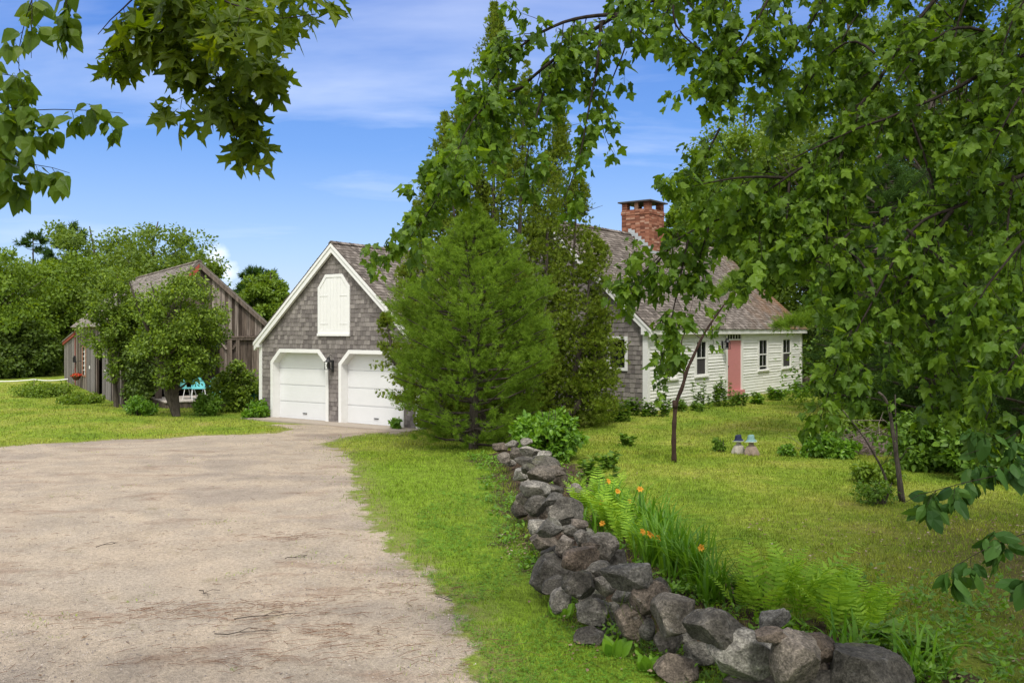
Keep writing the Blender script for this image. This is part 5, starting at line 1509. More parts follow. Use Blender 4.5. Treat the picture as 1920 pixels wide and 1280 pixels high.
# ---- trees behind the house, right side
for (px, py, w, Y, mat, lab, c0, n_) in [
        (1405, 150, 290, 50, 'farb', 'tall bright green tree rising behind the chimney end of the roof', .12, 300),
        (1272, 322, 88, 58, 'farb', 'slender pale tree just right of the chimney', .3, 80),
        (1345, 285, 170, 54, 'far', 'green tree behind the house roof between two taller trees', .1, 90),
        (1560, 330, 240, 46, 'far', 'mid green tree directly beyond the right end of the house', .05, 130),
        (1600, -80, 420, 44, 'far', 'very tall tree filling the sky behind the right branches', .1, 150),
        (1545, 600, 120, 41, 'fard', 'dark thicket tree against the right wall of the house', .0, 60),
        (1790, -160, 430, 38, 'fard', 'tall dark tree in the right woods behind the maple boughs', .05, 150),
        (1990, -160, 440, 30, 'fard', 'tall dark tree at the right edge of the woods', .0, 150),
        (1700, 480, 240, 34, 'fard', 'dark understorey tree in the shade of the right woods', .0, 110),
        (1890, 520, 240, 27, 'fard', 'dark understorey tree by the right edge', .0, 110),
        (1610, 560, 150, 37, 'farb', 'bright leafy sapling at the edge of the woods right of the house', .05, 60)]:
    b_ = gx_(px, Y); k_i += 1
    decid('woodland_tree', b_, HT(py, b_), w*Y/F, lab, 'tree', 'trees of the woods on the right', mat, n=n_, per=170, leaf=.20*Y/45, seed=400+k_i, crown0=c0, trunk_r=.24, clr=w*Y/F*.085)
for (px, py, w, Y, lab, sd_) in [(1470, 455, 150, 24, 'soft white pine whose boughs reach in front of the house roof', 1), (1600, 300, 230, 25, 'white pine with long level boughs behind the hanging maple leaves', 2), (1760, 250, 280, 21, 'dark white pine inside the woods on the right', 3), (1930, 200, 300, 17, 'dark white pine cut by the right edge of the view', 4)]:
    if sd_ == 1: continue
    b_ = gx_(px+60, Y); H = HT(py, b_); wd = w*Y/F/2
    conifer('white_pine', b_, H, [(0, wd*1.2), (.15, wd*1.3), (.5, wd*1.2), (.8, wd*.8), (1, .1)], lab, n=5200, nn=22, nl=.13, nw=.013, sl=.3, seed=500+sd_, limbs=110, mat='pined', trunk_r=.16, group='white pines on the right', updir=.15, rmin=.25)
# distant woods closing the view
def woods(name, x0, x1, Y0, Y1, H, label, n, seed, mat, leaf):
    rng = np.random.default_rng(seed)
    x = rng.uniform(x0, x1, n); y = rng.uniform(Y0, Y1, n)
    z = rng.random(n)**.8*H*(.75+.25*np.sin(x*.35+seed)); r_ = rng.uniform(.8, 1.9, n)
    V, Fc = clump_leaves(rng, np.stack([x, y, gz(x, y)+z], -1), r_, 120, leaf)
    mb = MB(); mb.addarr(V, Fc); o = mb.build(name, GREEN[mat], loc=((x0+x1)/2, Y0, 0)); tag(o, label, 'woods', kind='stuff')
woods('distant_woods', -75, -28, 66, 84, 9, 'mass of far green woods closing the view on the left', 620, 1, 'fard', .36)
woods('distant_woods', -30, -10, 84, 100, 3.5, 'low far woods seen between barn and garage', 240, 5, 'far', .36)
woods('right_woods', 15, 52, 40, 58, 17, 'deep dark woods closing the view on the right', 900, 2, 'fard', .30)
woods('right_woods', 18, 30, 22, 38, 10, 'dark woods beyond the right edge', 420, 3, 'fard', .25)
woods('understorey', 9.5, 17, 21, 30, 1.7, 'shaded low green understorey at the edge of the right lawn', 150, 4, 'weed', .13)

# ---- shrubs and small trees, left
b_ = G(336, 780)
decid('forked_tree', b_, HT(502, b_), 204*b_[1]/F, 'bushy low tree with forked leaning trunks on the lawn before the barn', 'tree', None, 'lilac', n=150, per=150, leaf=.115, seed=31, crown0=.20, trunk_r=.11, stems=3, clr=.36, shape=DIAM)
b_ = gx_(228, 33.2)
decid('climbing_vine', b_, HT(488, b_), 132*b_[1]/F, 'tall leafy vine covering the barn corner, with pale new tips', 'vine', None, 'lilac', n=110, per=130, leaf=.12, seed=32, crown0=.22, trunk_r=.08, clr=.33, stems=2)
b_ = gx_(262, 33.0)
decid('vine_thicket', b_, HT(600, b_), 84*b_[1]/F, 'dark leafy thicket under the vine at the barn corner', 'shrub', None, 'fard', n=60, per=120, leaf=.12, seed=33, crown0=.0, trunk_r=.05, clr=.34, stems=3)
def shrub(px, py, w, h, lab, mat='weed', seed=0, n=36, per=90, leaf=.07, name='shrub', cat='shrub', grp=None, Y=None, shape=OVATE, stems=4, clr=None):
    b_ = G(px, py) if Y is None else gx_(px, Y)
    s = b_[1]/F
    return decid(name, b_, h*s, w*s, lab, cat, grp, mat, n=n, per=per, leaf=leaf, seed=seed, crown0=.0, trunk_r=.018, clr=clr or w*s*.15, stems=stems, shape=shape)
shrub(440, 772, 92, 100, 'leafy green shrub growing by the deck next to the garage corner', 'lilac', 41, 60, 90, .12)
shrub(392, 778, 60, 40, 'low green weeds at the foot of the deck', 'weed', 42, 30, 80, .1)
shrub(262, 778, 66, 36, 'rounded low bush on the lawn left of the deck', 'bush', 43, 34, 90, .08)
shrub(488, 672, 30, 90, 'small leafy bush peeping out beside the garage eave', 'lilac', 44, 20, 80, .1, Y=31.5)
shrub(482, 785, 52, 34, 'broad leafed weeds at the garage left corner', 'bush', 45, 20, 60, .12)
shrub(85, 742, 120, 20, 'rough tall grass and weeds at the far left of the lawn', 'farb', 46, 36, 90, .1)
shrub(150, 756, 80, 15, 'rough weeds at the foot of the lean-to wall', 'farb', 47, 30, 80, .1)
shrub(742, 806, 30, 22, 'tuft of weeds at the right garage door', 'bush', 48, 10, 60, .09)
# ---- bright bush at the end of the wall
b_ = G(1028, 862)
decid('hydrangea_bush', b_, HT(758, b_), 150*b_[1]/F, 'bright green broad leafed bush over the far end of the stone wall', 'bush', None, 'bush', n=80, per=70, leaf=.10, seed=51, crown0=.0, trunk_r=.02, clr=.20, stems=6, shape=OVATE)
shrub(958, 812, 70, 44, 'small yellow green bush at the foot of the round pine', 'bush', 52, 24, 70, .06)
# ---- foundation plants along the house
def weed(px, py, w, h, lab, seed, mat='weed', grp='plants along the white house wall', Y=None):
    """upright leafy stems"""
    b_ = G(px, py) if Y is None else gx_(px, Y)
    rng = np.random.default_rng(seed); s = b_[1]/F
    t = thing('leafy_plant', b_, lab, 'plant', grp); mb = MB(); st = MB()
    ns = max(4, int(w*s/.07)); P = []; T = []; 
    for _ in range(ns):
        o_ = b_+arr(rng.normal(0, w*s*.22), rng.normal(0, w*s*.12), 0); hh_ = h*s*rng.uniform(.45, 1.1)
        top = o_+arr(rng.normal(0, .1)*hh_, rng.normal(0, .1)*hh_, hh_); st.tube([o_, (o_+top)/2, top], [.006, .005, .003], 4, False)
        m_ = int(22+hh_*26); f = rng.random(m_)**.8; a = rng.uniform(0, 6.3, m_)
        P.append(o_+(top-o_)*f[:, None]); T.append(np.stack([np.cos(a), np.sin(a), rng.uniform(-.2, .7, m_)], -1))
    P = np.concatenate(P); T = np.concatenate(T)
    V, Fc = place(BEECH[0], BEECH[1], P, T, arr(0, 0, 1)+rng.normal(0, .3, P.shape), rng.uniform(.07, .15, len(P)))
    mb.addarr(V, Fc); mb.v += st.v; mb.q += [q_+mb.n for q_ in st.q]; mb.n += st.n
    mb.build('leaves', GREEN[mat], t); return t
for i, (px, py, w, h, lab, mt) in enumerate([
    (1188, 778, 70, 34, 'low weeds under the shingled end wall of the house', 'weed'), (1232, 780, 60, 30, 'weeds around the white corner board of the house', 'weed'),
    (1165, 790, 60, 40, 'tangle of weeds between the cedar and the house', 'weed'),
    (1285, 770, 60, 22, 'low weeds below the second window of the house', 'weed'), (1313, 765, 30, 52, 'tall leafy stem left of the pink door under the window', 'weed'),
    (1338, 762, 24, 44, 'slim leafy stem between the window and the pink door', 'weed'), (1360, 762, 44, 62, 'tallest leafy stems beside the pink door', 'weed'),
    (1385, 760, 40, 26, 'low plants in front of the pink door sill', 'weed'), (1420, 757, 50, 22, 'low plants just right of the pink door', 'bush'),
    (1455, 750, 50, 24, 'low plants below the two right hand windows', 'bush'), (1490, 744, 46, 30, 'bright plants near the right end of the white wall', 'bush'),
    (1520, 742, 40, 24, 'bright plants beyond the right corner of the house', 'bush'),
    (1110, 905, 60, 56, 'dark leafy weeds behind the far part of the stone wall', 'weed'), (1135, 880, 60, 30, 'leafy weeds on the lawn side of the far wall end', 'weed'),
    (1180, 836, 40, 26, 'small clump of leaves on the lawn left of the thin tree', 'weed')]):
    weed(px, py, w, h, lab, 600+i, mt)
shrub(1348, 846, 30, 26, 'small plant with pale flower heads left of the two hatted figures', 'weed', 71, 12, 50, .06)
shrub(1478, 854, 44, 20, 'low bright tuft right of the hatted figures', 'bush', 72, 14, 60, .06)
shrub(1560, 858, 100, 46, 'spreading bright green plant at the lawn step', 'bush', 73, 40, 80, .09)
shrub(1590, 830, 130, 60, 'feathery green plants behind the lawn step', 'farb', 74, 46, 90, .08)
shrub(1640, 905, 90, 36, 'fine leafed green plant near the thin saplings', 'farb', 75, 36, 90, .07)
shrub(1740, 880, 170, 100, 'large leafed green shrub in shade beyond the saplings', 'weed', 76, 60, 90, .13)
shrub(1860, 900, 170, 110, 'dark leafy shrub at the right edge of the shady lawn', 'weed', 77, 60, 90, .13)
shrub(1690, 800, 160, 100, 'shaded leafy shrub in front of the woods', 'weed', 78, 60, 90, .12)
shrub(1830, 800, 220, 130, 'deep green shrub below the dark woods', 'fard', 79, 70, 90, .14)
shrub(1600, 760, 120, 80, 'green shrub at the wood edge past the grey boulder', 'farb', 80, 50, 90, .1)
# brush pile
b_ = G(1640, 850); bp = MB(); rng = np.random.default_rng(8)
for _ in range(420):
    a = rng.uniform(0, pi); c = b_+arr(rng.normal(0, .55), rng.normal(0, .35), abs(rng.normal(0, .22))); d = arr(cos(a), .6*sin(a), rng.normal(0, .3))*rng.uniform(.15, .5)
    bp.tube([c-d, c+rng.normal(0, .03, 3), c+d], [.006, .006, .003], 3, False)
tag(bp.build('brush_pile', GREEN['dead'], loc=b_), 'heap of dead grey pinkish twigs at the edge of the lawn', 'brush pile')
# ================================================================ ferns, lilies, small plants
def frond(mb, st, base, az, L, rng, lean=.5):
    n = 18; t = np.linspace(0, 1, n)
    hd = arr(cos(az), sin(az), 0)
    P = base+hd*(L*lean*t[:, None]**1.6)+arr(0, 0, 1)*(L*(t-.25*t**3))[:, None]
    tan = unit(np.gradient(P, axis=0)); sd_ = unit(np.cross(tan, arr(0, 0, 1))); nrm = np.cross(sd_, tan)
    st.tube(P[::3], np.linspace(.004, .0015, len(P[::3])), 3, False)
    w = np.interp(t, [0, .12, .35, .6, 1], [.0, .09, .20, .16, .01])*L
    for sg in (-1, 1):
        k = t > .1
        a = P[k]; tip = unit(sd_[k]*sg+tan[k]*.45+rng.normal(0, .08, a.shape)+arr(0, 0, -.12)); ww = w[k]
        # comb of leaflets: each a narrow serrated blade
        sh = np.array([(0, 0, 0), (.07, .12, 0), (.045, .3, 0), (.07, .45, -.01), (.035, .62, -.02), (.045, .75, -.03), (0, 1, -.05), (-.045, .75, -.03), (-.035, .62, -.02), (-.07, .45, -.01), (-.045, .3, 0), (-.07, .12, 0)])
        V, Fc = place(sh*arr(1.75, 1, 1), np.array([tuple(range(12))]), a, tip, nrm[k], ww)
        mb.addarr(V, Fc)
def fern(px, py, L, lab, seed, nf=9):
    nf = max(7, int(nf*.72)); L *= 1.18
    b_ = G(px, py); rng = np.random.default_rng(seed)
    t = thing('fern', b_, lab, 'fern', 'ferns behind the stone wall'); mb = MB(); st = MB()
    for i in range(nf):
        frond(mb, st, b_+arr(rng.normal(0, .04), rng.normal(0, .04), 0), i*2*pi/nf+rng.normal(0, .25), L*rng.uniform(.7, 1.1), rng, rng.uniform(.2, .7))
    mb.v += st.v; mb.q += [q_+mb.n for q_ in st.q]; mb.n += st.n
    mb.build('fronds', GREEN['fern'], t)
for i, (px, py, L, lab, nf) in enumerate([
    (1440, 1165, .68, 'tall fern whose fronds rise highest behind the pointed stone', 11), (1500, 1165, .72, 'largest fern behind the near boulders, fronds leaning right', 12),
    (1560, 1195, .62, 'fern right of the largest one, arching low', 10), (1610, 1190, .55, 'fern at the right end of the near fern row', 10), (1395, 1150, .42, 'small fern just behind the long dark boulder', 8),
    (1650, 1215, .45, 'dim fern fronds in the shade near the bottom right', 8), (1530, 1140, .5, 'fern behind the largest near fern', 9),
    (1100, 985, .66, 'yellow green fern behind the middle of the wall', 10), (1135, 1000, .66, 'fern directly under the orange lilies', 10), (1165, 1020, .62, 'fern below the second group of orange lilies', 10),
    (1120, 955, .62, 'fern at the far end of the fern row', 9), (1190, 1040, .5, 'fern at the near end of the middle fern row', 9), (1085, 940, .5, 'small fern tucked behind the brown wall stone', 8), (1160, 975, .6, 'fern between the lilies and the lawn', 9),
    (1475, 1130, .6, 'fern behind the tall left fern of the near row', 10), (1590, 1150, .55, 'fern at the lawn side of the near fern row', 10), (1640, 1175, .5, 'low fern at the right lawn side of the near row', 9), (1150, 935, .5, 'fern at the lawn side of the far lily', 9)]):
    fern(px, py, L, lab, 700+i, nf)
def lily(px, py, L, n, lab, seed, flowers=()):
    b_ = G(px, py); rng = np.random.default_rng(seed)
    t = thing('daylily', b_, lab, 'daylily', 'daylily clumps behind the wall'); mb = MB()
    for i in range(n):
        az = rng.uniform(0, 2*pi); hd = arr(cos(az), sin(az), 0); LL = L*rng.uniform(.6, 1.15); ln = rng.uniform(.15, .75)
        o_ = b_+arr(rng.normal(0, .09), rng.normal(0, .09), 0); tt = np.linspace(0, 1, 8)
        P = o_+hd*(LL*ln*tt[:, None]**1.7)+arr(0, 0, 1)*(LL*(tt-.42*ln*1.4*tt**3))[:, None]
        sd_ = arr(-sin(az), cos(az), 0); w = .011*np.array([.8, 1, 1.1, 1.1, 1, .8, .5, .05])[:, None]
        V = np.concatenate([P-sd_*w, P+arr(0, 0, -.004), P+sd_*w]); m_ = 8
        Fc = np.array([(i_, i_+1, m_+i_+1, m_+i_) for i_ in range(m_-1)]+[(m_+i_, m_+i_+1, 2*m_+i_+1, 2*m_+i_) for i_ in range(m_-1)])
        mb.addarr(V, Fc)
    mb.build('leaves', GREEN['lily'], t)
    for fx, fy in flowers:
        f_ = W(fx, fy, b_[1]-.25+rng.normal(0, .1)); st = MB(); st.tube([b_, (b_+f_)/2+arr(.02, 0, .03), f_-arr(0, 0, .02)], .0035, 4); 
        s_ = st.build('flower_stem', GREEN['lily'], t)
        fm = MB()
        fac = unit(arr(rng.normal(0, .5), -.7, .5)); e1 = unit(np.cross(fac, arr(0, 0, 1))); e2 = np.cross(e1, fac)
        for k_ in range(6):
            a = k_*pi/3; d = e1*cos(a)+e2*sin(a); q_ = np.cross(fac, d)
            ww = .013 if k_ % 2 else .009
            pts = [f_, f_+d*.015+fac*.02, f_+d*.032+fac*.028, f_+d*.044+fac*.018]
            V = [pts[0], pts[1]-q_*ww, pts[2]-q_*ww*1.1, pts[3], pts[2]+q_*ww*1.1, pts[1]+q_*ww]
            fm.add(V, [(0, 1, 5), (1, 2, 4, 5), (2, 3, 4)])
        fm.build('flower', MLILY, s_)
    return t
m, nt, out = newmat('orange_petal'); p = pbsdf(nt, ramp(nt, [(0, (.74, .30, .03)), (1, (.84, .46, .06))], island(nt)).outputs[0], .5, .2); tr = N_(nt, 'ShaderNodeBsdfTranslucent'); tr.inputs[0].default_value = (.9, .35, .03, 1)
mx = N_(nt, 'ShaderNodeMixShader'); mx.inputs[0].default_value = .4; L_(nt, p.outputs[0], mx.inputs[1]); L_(nt, tr.outputs[0], mx.inputs[2]); L_(nt, mx.outputs[0], out.inputs[0]); MLILY = m
lily(1150, 985, .75, 60, 'daylily with the brightest cluster of orange flowers', 1, [(1124, 943), (1136, 941), (1131, 951), (1158, 922), (1178, 940), (1139, 903)])
lily(1232, 1060, .7, 70, 'daylily with two orange blooms low over the dark boulder', 2, [(1216, 1002), (1232, 1010), (1224, 1006), (1203, 998)])
lily(1300, 1105, .75, 90, 'big strappy daylily clump with one pale orange bloom', 3, [(1317, 1028)])
lily(1265, 1080, .72, 80, 'strappy daylily clump behind the boulder pile without flowers', 4)
lily(1340, 1130, .6, 60, 'daylily clump leaning over the long dark boulder', 5)
lily(1200, 1010, .8, 70, 'tall grassy daylily clump right of the ferns', 6, [(1200, 918)])
lily(1235, 1030, .75, 70, 'grassy daylily clump on the lawn side of the bed', 7)
lily(1120, 1000, .5, 26, 'small daylily with a single low bloom', 8, [(1130, 982)])
lily(1720, 1275, .55, 30, 'thin grassy clump in the shade near the bottom right', 9)
lily(1590, 1250, .5, 26, 'thin grassy clump behind the near grey boulder', 10)
# broad leaved weeds in front of the wall
def rosette(px, py, L, n, lab, seed):
    b_ = G(px, py); rng = np.random.default_rng(seed); az = rng.uniform(0, 6.3, n)
    tip = np.stack([np.cos(az)*.55, np.sin(az)*.55, rng.uniform(.5, 1.2, n)], -1)
    V, Fc = place(BEECH[0], BEECH[1], np.repeat(b_[None], n, 0), tip, arr(0, -1, .3)+rng.normal(0, .5, (n, 3)), L*rng.uniform(.6, 1.1, n))
    mb = MB(); mb.addarr(V, Fc); o = mb.build('broadleaf_weed', GREEN['bush'], loc=b_); tag(o, lab, 'weed', 'weeds at the foot of the wall')
rosette(1052, 1160, .19, 9, 'broad leafed weed against the left flank of the wall', 1)
rosette(1122, 1180, .19, 8, 'upright bright weed in the leaf litter by the wall', 2)
rosette(1155, 1180, .16, 7, 'smaller upright weed right of its bright neighbour', 3)
rosette(1150, 1232, .20, 7, 'tall pale green weed in front of the flat buried stone', 4)
rosette(1375, 1285, .18, 7, 'weed at the very bottom edge by the mossy stone', 5)
rosette(1215, 1262, .16, 12, 'leafy weeds left of the mossy low stone', 6)
# low mixed weeds crowding the foot of the wall and the shady bed
rng = np.random.default_rng(91); Pw = []
for i in range(230):
    t = rng.random(); j = t*(len(WALL)-1); a_, b_ = WALL[int(j)], WALL[min(int(j)+1, len(WALL)-1)]; c = a_+(b_-a_)*(j-int(j))
    tg = (b_-a_)/(np.linalg.norm(b_-a_)+1e-6); nr = np.array([tg[1], -tg[0]]); c = c+nr*rng.choice([-1, 1])*rng.uniform(.34, .85)
    m_ = rng.integers(8, 26); Pw.append(np.stack([c[0]+rng.normal(0, .06, m_), c[1]+rng.normal(0, .06, m_), float(gz(c[0], c[1]))+rng.uniform(.01, .12, m_)], -1))
for i in range(110):
    c = G(rng.uniform(1560, 1900), rng.uniform(1090, 1290))[:2]
    m_ = rng.integers(8, 30); Pw.append(np.stack([c[0]+rng.normal(0, .07, m_), c[1]+rng.normal(0, .07, m_), float(gz(c[0], c[1]))+rng.uniform(.01, .16, m_)], -1))
Pw = np.concatenate(Pw); a = rng.uniform(0, 6.3, len(Pw))
V, Fc = place(BEECH[0], BEECH[1], Pw, np.stack([np.cos(a), np.sin(a), rng.uniform(.1, 1.2, len(Pw))], -1), arr(0, 0, 1)+rng.normal(0, .4, Pw.shape), rng.uniform(.025, .075, len(Pw)))
mb = MB(); mb.addarr(V, Fc); tag(mb.build('ground_weeds', GREEN['bush']), 'low mixed weeds crowding both feet of the stone wall', 'weeds', kind='stuff')
rng = np.random.default_rng(90)
mb = MB()
for _ in range(60):
    b_ = G(rng.uniform(1150, 1260), rng.uniform(1205, 1235)); h = rng.uniform(.2, .5); a = rng.uniform(0, 6.3)
    mb.tube([b_, b_+arr(cos(a)*.03, sin(a)*.03, h*.6), b_+arr(cos(a)*.1, sin(a)*.1, h)], [.002, .0018, .001], 3, False)
tag(mb.build('tall_grass', GREEN['lilac'], loc=G(1205, 1220)), 'thin tall seeding grass stalks standing in front of the boulders', 'tall grass', kind='stuff')
# weeds and bare twigs behind the near wall
for i, (px, py, w, h, lab) in enumerate([(1640, 1260, 90, 90, 'dim leafy weeds right of the near boulders'), (1720, 1255, 80, 70, 'shaded weeds near the bottom right corner'), (1400, 1120, 50, 60, 'feathery dark weed between the daylilies and the ferns')]):
    weed(px, py, w, h, lab, 650+i, 'weed', 'weeds behind the near end of the wall')
mb = MB(); rng = np.random.default_rng(12); b_ = G(1430, 1150)
for _ in range(14):
    e = W(rng.uniform(1340, 1450), rng.uniform(1010, 1080), b_[1]+rng.normal(0, .1)); m_ = (b_+e)/2+rng.normal(0, .02, 3)
    mb.tube([b_+rng.normal(0, .03, 3)*arr(1, 1, 0), m_, e], [.004, .003, .0012], 3, False)
    for k_ in range(10):
        f = rng.uniform(.3, 1); c = b_+(e-b_)*f; mb.tube([c, c+arr(rng.normal(0, .05), rng.normal(0, .05), rng.uniform(0, .06))], .0011, 3, False)
tag(mb.build('wispy_plant', GREEN['weed'], loc=b_), 'wispy dark stemmed plant left of the tall ferns', 'plant')

# ---- two hatted garden figures
def figure(px, py, scale, hatcol, bodycol, lab, yaw, brimcol, group='hatted garden figures on the lawn'):
    b_ = G(px, py); s = b_[1]/F*scale     # metres per photo pixel
    t = thing('garden_figure', b_, lab, 'garden ornament', group)
    mb = MB(); V, Fc = ICO[4]; V = V.copy()
    # seated draped torso widening to the base, neck and head in one body
    z = (V[:, 2]+1)/2
    wz = np.interp(z, [0, .08, .2, .34, .48, .58, .66, .8, .92, 1], [.80, .92, .90, .80, .66, .36, .30, .42, .36, .08])
    r_ = np.hypot(V[:, 0], V[:, 1])+1e-6; cr = np.minimum(1, r_/np.sqrt(np.maximum(1e-3, 1-V[:, 2]**2)))
    a = np.arctan2(V[:, 1], V[:, 0])
    fold_ = 1+.10*np.sin(a*5+z*5)*np.clip(1.2-z*2, 0, 1)+.16*np.cos(a*2)*np.clip(1-z*1.8, 0, 1)
    X = np.cos(a+yaw)*cr*wz*15*s*fold_; Y_ = np.sin(a+yaw)*cr*wz*12*s*fold_; Z = z*39*s
    X -= .12*np.clip(z-.55, 0, 1)*15*s
    face = np.exp(-((a+pi/2)/.25)**2)*np.exp(-((z-.80)/.03)**2); Y_ -= face*2.2*s
    mb.addarr(np.stack([X, Y_, Z], -1)+b_-arr(0, 0, 2*s), Fc); mb.build('body', bodycol, t, smooth_=True)
    hc = b_+arr(-.07*12*s, 0, 31*s)
    mb = MB(); tilt = .12
    prof = [(12, -2.5), (11.8, -3.4), (7.6, 1.6), (7.3, 2.6), (6.6, 8.2), (5.9, 9.8), (4.0, 10.4), (0, 10.6)]
    k = 22; Vh = []
    for rr_, zz in prof:
        for j in range(k):
            a_ = 2*pi*j/k; wob = 1+.05*sin(3*a_+yaw)
            Vh.append(hc+arr(rr_*s*cos(a_)*wob, rr_*s*sin(a_)*wob, zz*s+rr_*s*cos(a_)*tilt+(.8*s*sin(2*a_) if rr_ > 9 else 0)))
    Vh = np.array(Vh); fs = [(i*k+j, i*k+(j+1) % k, (i+1)*k+(j+1) % k, (i+1)*k+j) for i in range(len(prof)-1) for j in range(k)]
    mb.add(Vh, fs); ho = mb.build('hat', hatcol, t, smooth_=True)
    mb = MB(); V2 = []
    for rr_, zz in ((12.4, -3.5), (12.4, -2.4), (11.6, -2.2)):
        for j in range(k):
            a_ = 2*pi*j/k; wob = 1+.05*sin(3*a_+yaw); V2.append(hc+arr(rr_*s*cos(a_)*wob, rr_*s*sin(a_)*wob, zz*s+rr_*s*cos(a_)*tilt+.8*s*sin(2*a_)))
    mb.add(V2, [(i*k+j, i*k+(j+1) % k, (i+1)*k+(j+1) % k, (i+1)*k+j) for i in range(2) for j in range(k)]); mb.build('brim_edge', brimcol, ho)
    return t
navy = simple('navy_hat', (.02, .025, .06), .7, .2, .5, 30); pale = simple('pale_rim', (.45, .5, .42), .7, .2)
figure(1385, 850, .85, navy, simple('grey_stone_figure', (.38, .35, .30), .9, .1, .2, 25, .3), 'garden figure in a dark navy bucket hat, the left one of the pair', .3, pale)
figure(1409, 853, .92, simple('teal_hat', (.17, .29, .28), .7, .2, .2, 25), simple('brown_stone_figure', (.27, .21, .17), .9, .1, .25, 25, .3), 'garden figure in a pale teal bucket hat, the right one of the pair', -.5, pale)

# ================================================================ branches with real leaves
def path(pts, n=None):
    P = np.array(pts, float); d = np.r_[0, np.cumsum(np.linalg.norm(np.diff(P, axis=0), axis=1))]
    n = n or max(6, int(d[-1]/.08)); t = np.linspace(0, d[-1], n)
    Q = np.stack([np.interp(t, d, P[:, i]) for i in range(3)], -1)
    for _ in range(3): Q[1:-1] = Q[1:-1]*.5+(Q[:-2]+Q[2:])*.25
    return Q, d[-1]
class Leafy:
    def __init__(s, seed, shape, size, petiole=.05, hang=.6, facing=None):
        s.r = np.random.default_rng(seed); s.shape = shape; s.size = size; s.w = MB(); s.P = []; s.T = []; s.N = []; s.S = []; s.pet = petiole; s.hang = hang; s.pt = MB()
        s.face = facing
    def variants(s):
        V0, F0 = s.shape; out_ = []
        for fo, cu, tw in ((1.0, 1.0, 0), (.2, 2.6, .3), (2.2, .3, -.3), (-.6, 1.8, .5), (1.6, 3.2, -.5)):
            V = V0.copy(); x, y = V0[:, 0], V0[:, 1]
            V[:, 2] = -.22*fo*np.abs(x)-.14*cu*np.maximum(0, y)**2+tw*x*y*.8+.05*np.sin(x*9+y*5*fo)
            V[:, 0] *= 1-.12*abs(tw)
            out_.append((V, F0))
        return out_
    def leaf(s, p, side):
        r = s.r
        d = unit(side+r.normal(0, .5, 3)+arr(0, 0, -.2)); q_ = p+d*s.pet*r.uniform(.6, 1.3)+arr(0, 0, -.3*s.pet)
        s.pt.add([p, q_, q_+arr(.0018, 0, .0018)], [(0, 1, 2)])
        tip = unit(d*.6+arr(0, 0, -s.hang)+r.normal(0, .35, 3)*arr(1, 1, .6))
        nrm = unit(arr(0, 0, 1)*(1.15-s.hang)+unit(side)*.5*r.uniform(.2, 1.4)+r.normal(0, .45, 3)+(s.face if s.face is not None else 0))
        s.P.append(q_); s.T.append(tip); s.N.append(nrm); s.S.append(s.size*r.choice([r.uniform(.35, .7), r.uniform(.7, 1.3)], p=[.3, .7]))
    def twig(s, p, d, L, r0, lv=0, droop=.5, nodes=None, sub=.35):
        r = s.r; n = max(4, int(L/(.62*s.size))); pts = [p]; dd = unit(d)
        for i in range(n):
            dd = unit(dd+r.normal(0, .13, 3)+arr(0, 0, -droop*.13)); pts.append(pts[-1]+dd*L/n)
        pts = np.array(pts); s.w.tube(pts, np.linspace(r0, max(.0009, r0*.3), len(pts)), 4, False)
        for i in range(1, len(pts)):
            t = pts[i]-pts[i-1]; a = r.uniform(0, 6.3); sd_ = unit(np.cross(t, arr(cos(a), sin(a), .3)))
            s.leaf(pts[i], sd_); s.leaf(pts[i], -sd_)
            if lv > 0 and r.random() < sub:
                s.twig(pts[i], unit(t)*.8+sd_*.8+arr(0, 0, -.1), L*r.uniform(.3, .6), r0*.6, lv-1, droop, sub=sub*.6)
        for _ in range(2): s.leaf(pts[-1], unit(dd+r.normal(0, .4, 3)))
    def branch(s, pts, r0, r1, every=.16, L=.4, lv=1, droop=.6, t0=0.0, sub=.35, sides=7, up=0.0):
        Q, ln = path(pts); n = len(Q)
        Q = Q+np.cumsum(s.r.normal(0, .0035, Q.shape), 0)*np.linspace(0, 1, n)[:, None]*(1 if ln < 6 else .5)
        s.w.tube(Q, np.linspace(r0, r1, n), sides, True)
        k = int(ln*(1-t0)/(every*getattr(s, 'es', 1)))
        for i in range(k):
            f = t0+(1-t0)*(i+s.r.random())/max(k, 1); j = min(n-2, int(f*(n-1))); t = unit(Q[j+1]-Q[j])
            a = s.r.uniform(0, 6.3); sd_ = unit(np.cross(t, arr(cos(a), sin(a), .4))); 
            s.twig(Q[j], t*.7+sd_*.9+arr(0, 0, up-.15), L*s.r.uniform(.5, 1.2)*(1.1-.4*f), max(.0016, (r0+(r1-r0)*f)*.35), lv, droop, sub=sub)
        return Q
    def build(s, root, bm, gm, bname='branch', lname='leaves'):
        s.w.build(bname, bm, root, smooth_=True)
        P_, T_, N2, S_ = np.array(s.P), np.array(s.T), np.array(s.N), np.array(s.S); ch = s.r.integers(0, 5, len(P_)); mb = MB()
        for i_, (sv, sf) in enumerate(s.variants()):
            m_ = ch == i_; V, Fc = place(sv, sf, P_[m_], T_[m_], N2[m_], S_[m_]); mb.addarr(V, Fc)
        for v_ in s.pt.v: mb.addarr(v_, np.array([[0, 1, 2]]))
        mb.build(lname, gm, root)
        print('LEAVES', root.name, len(s.P))

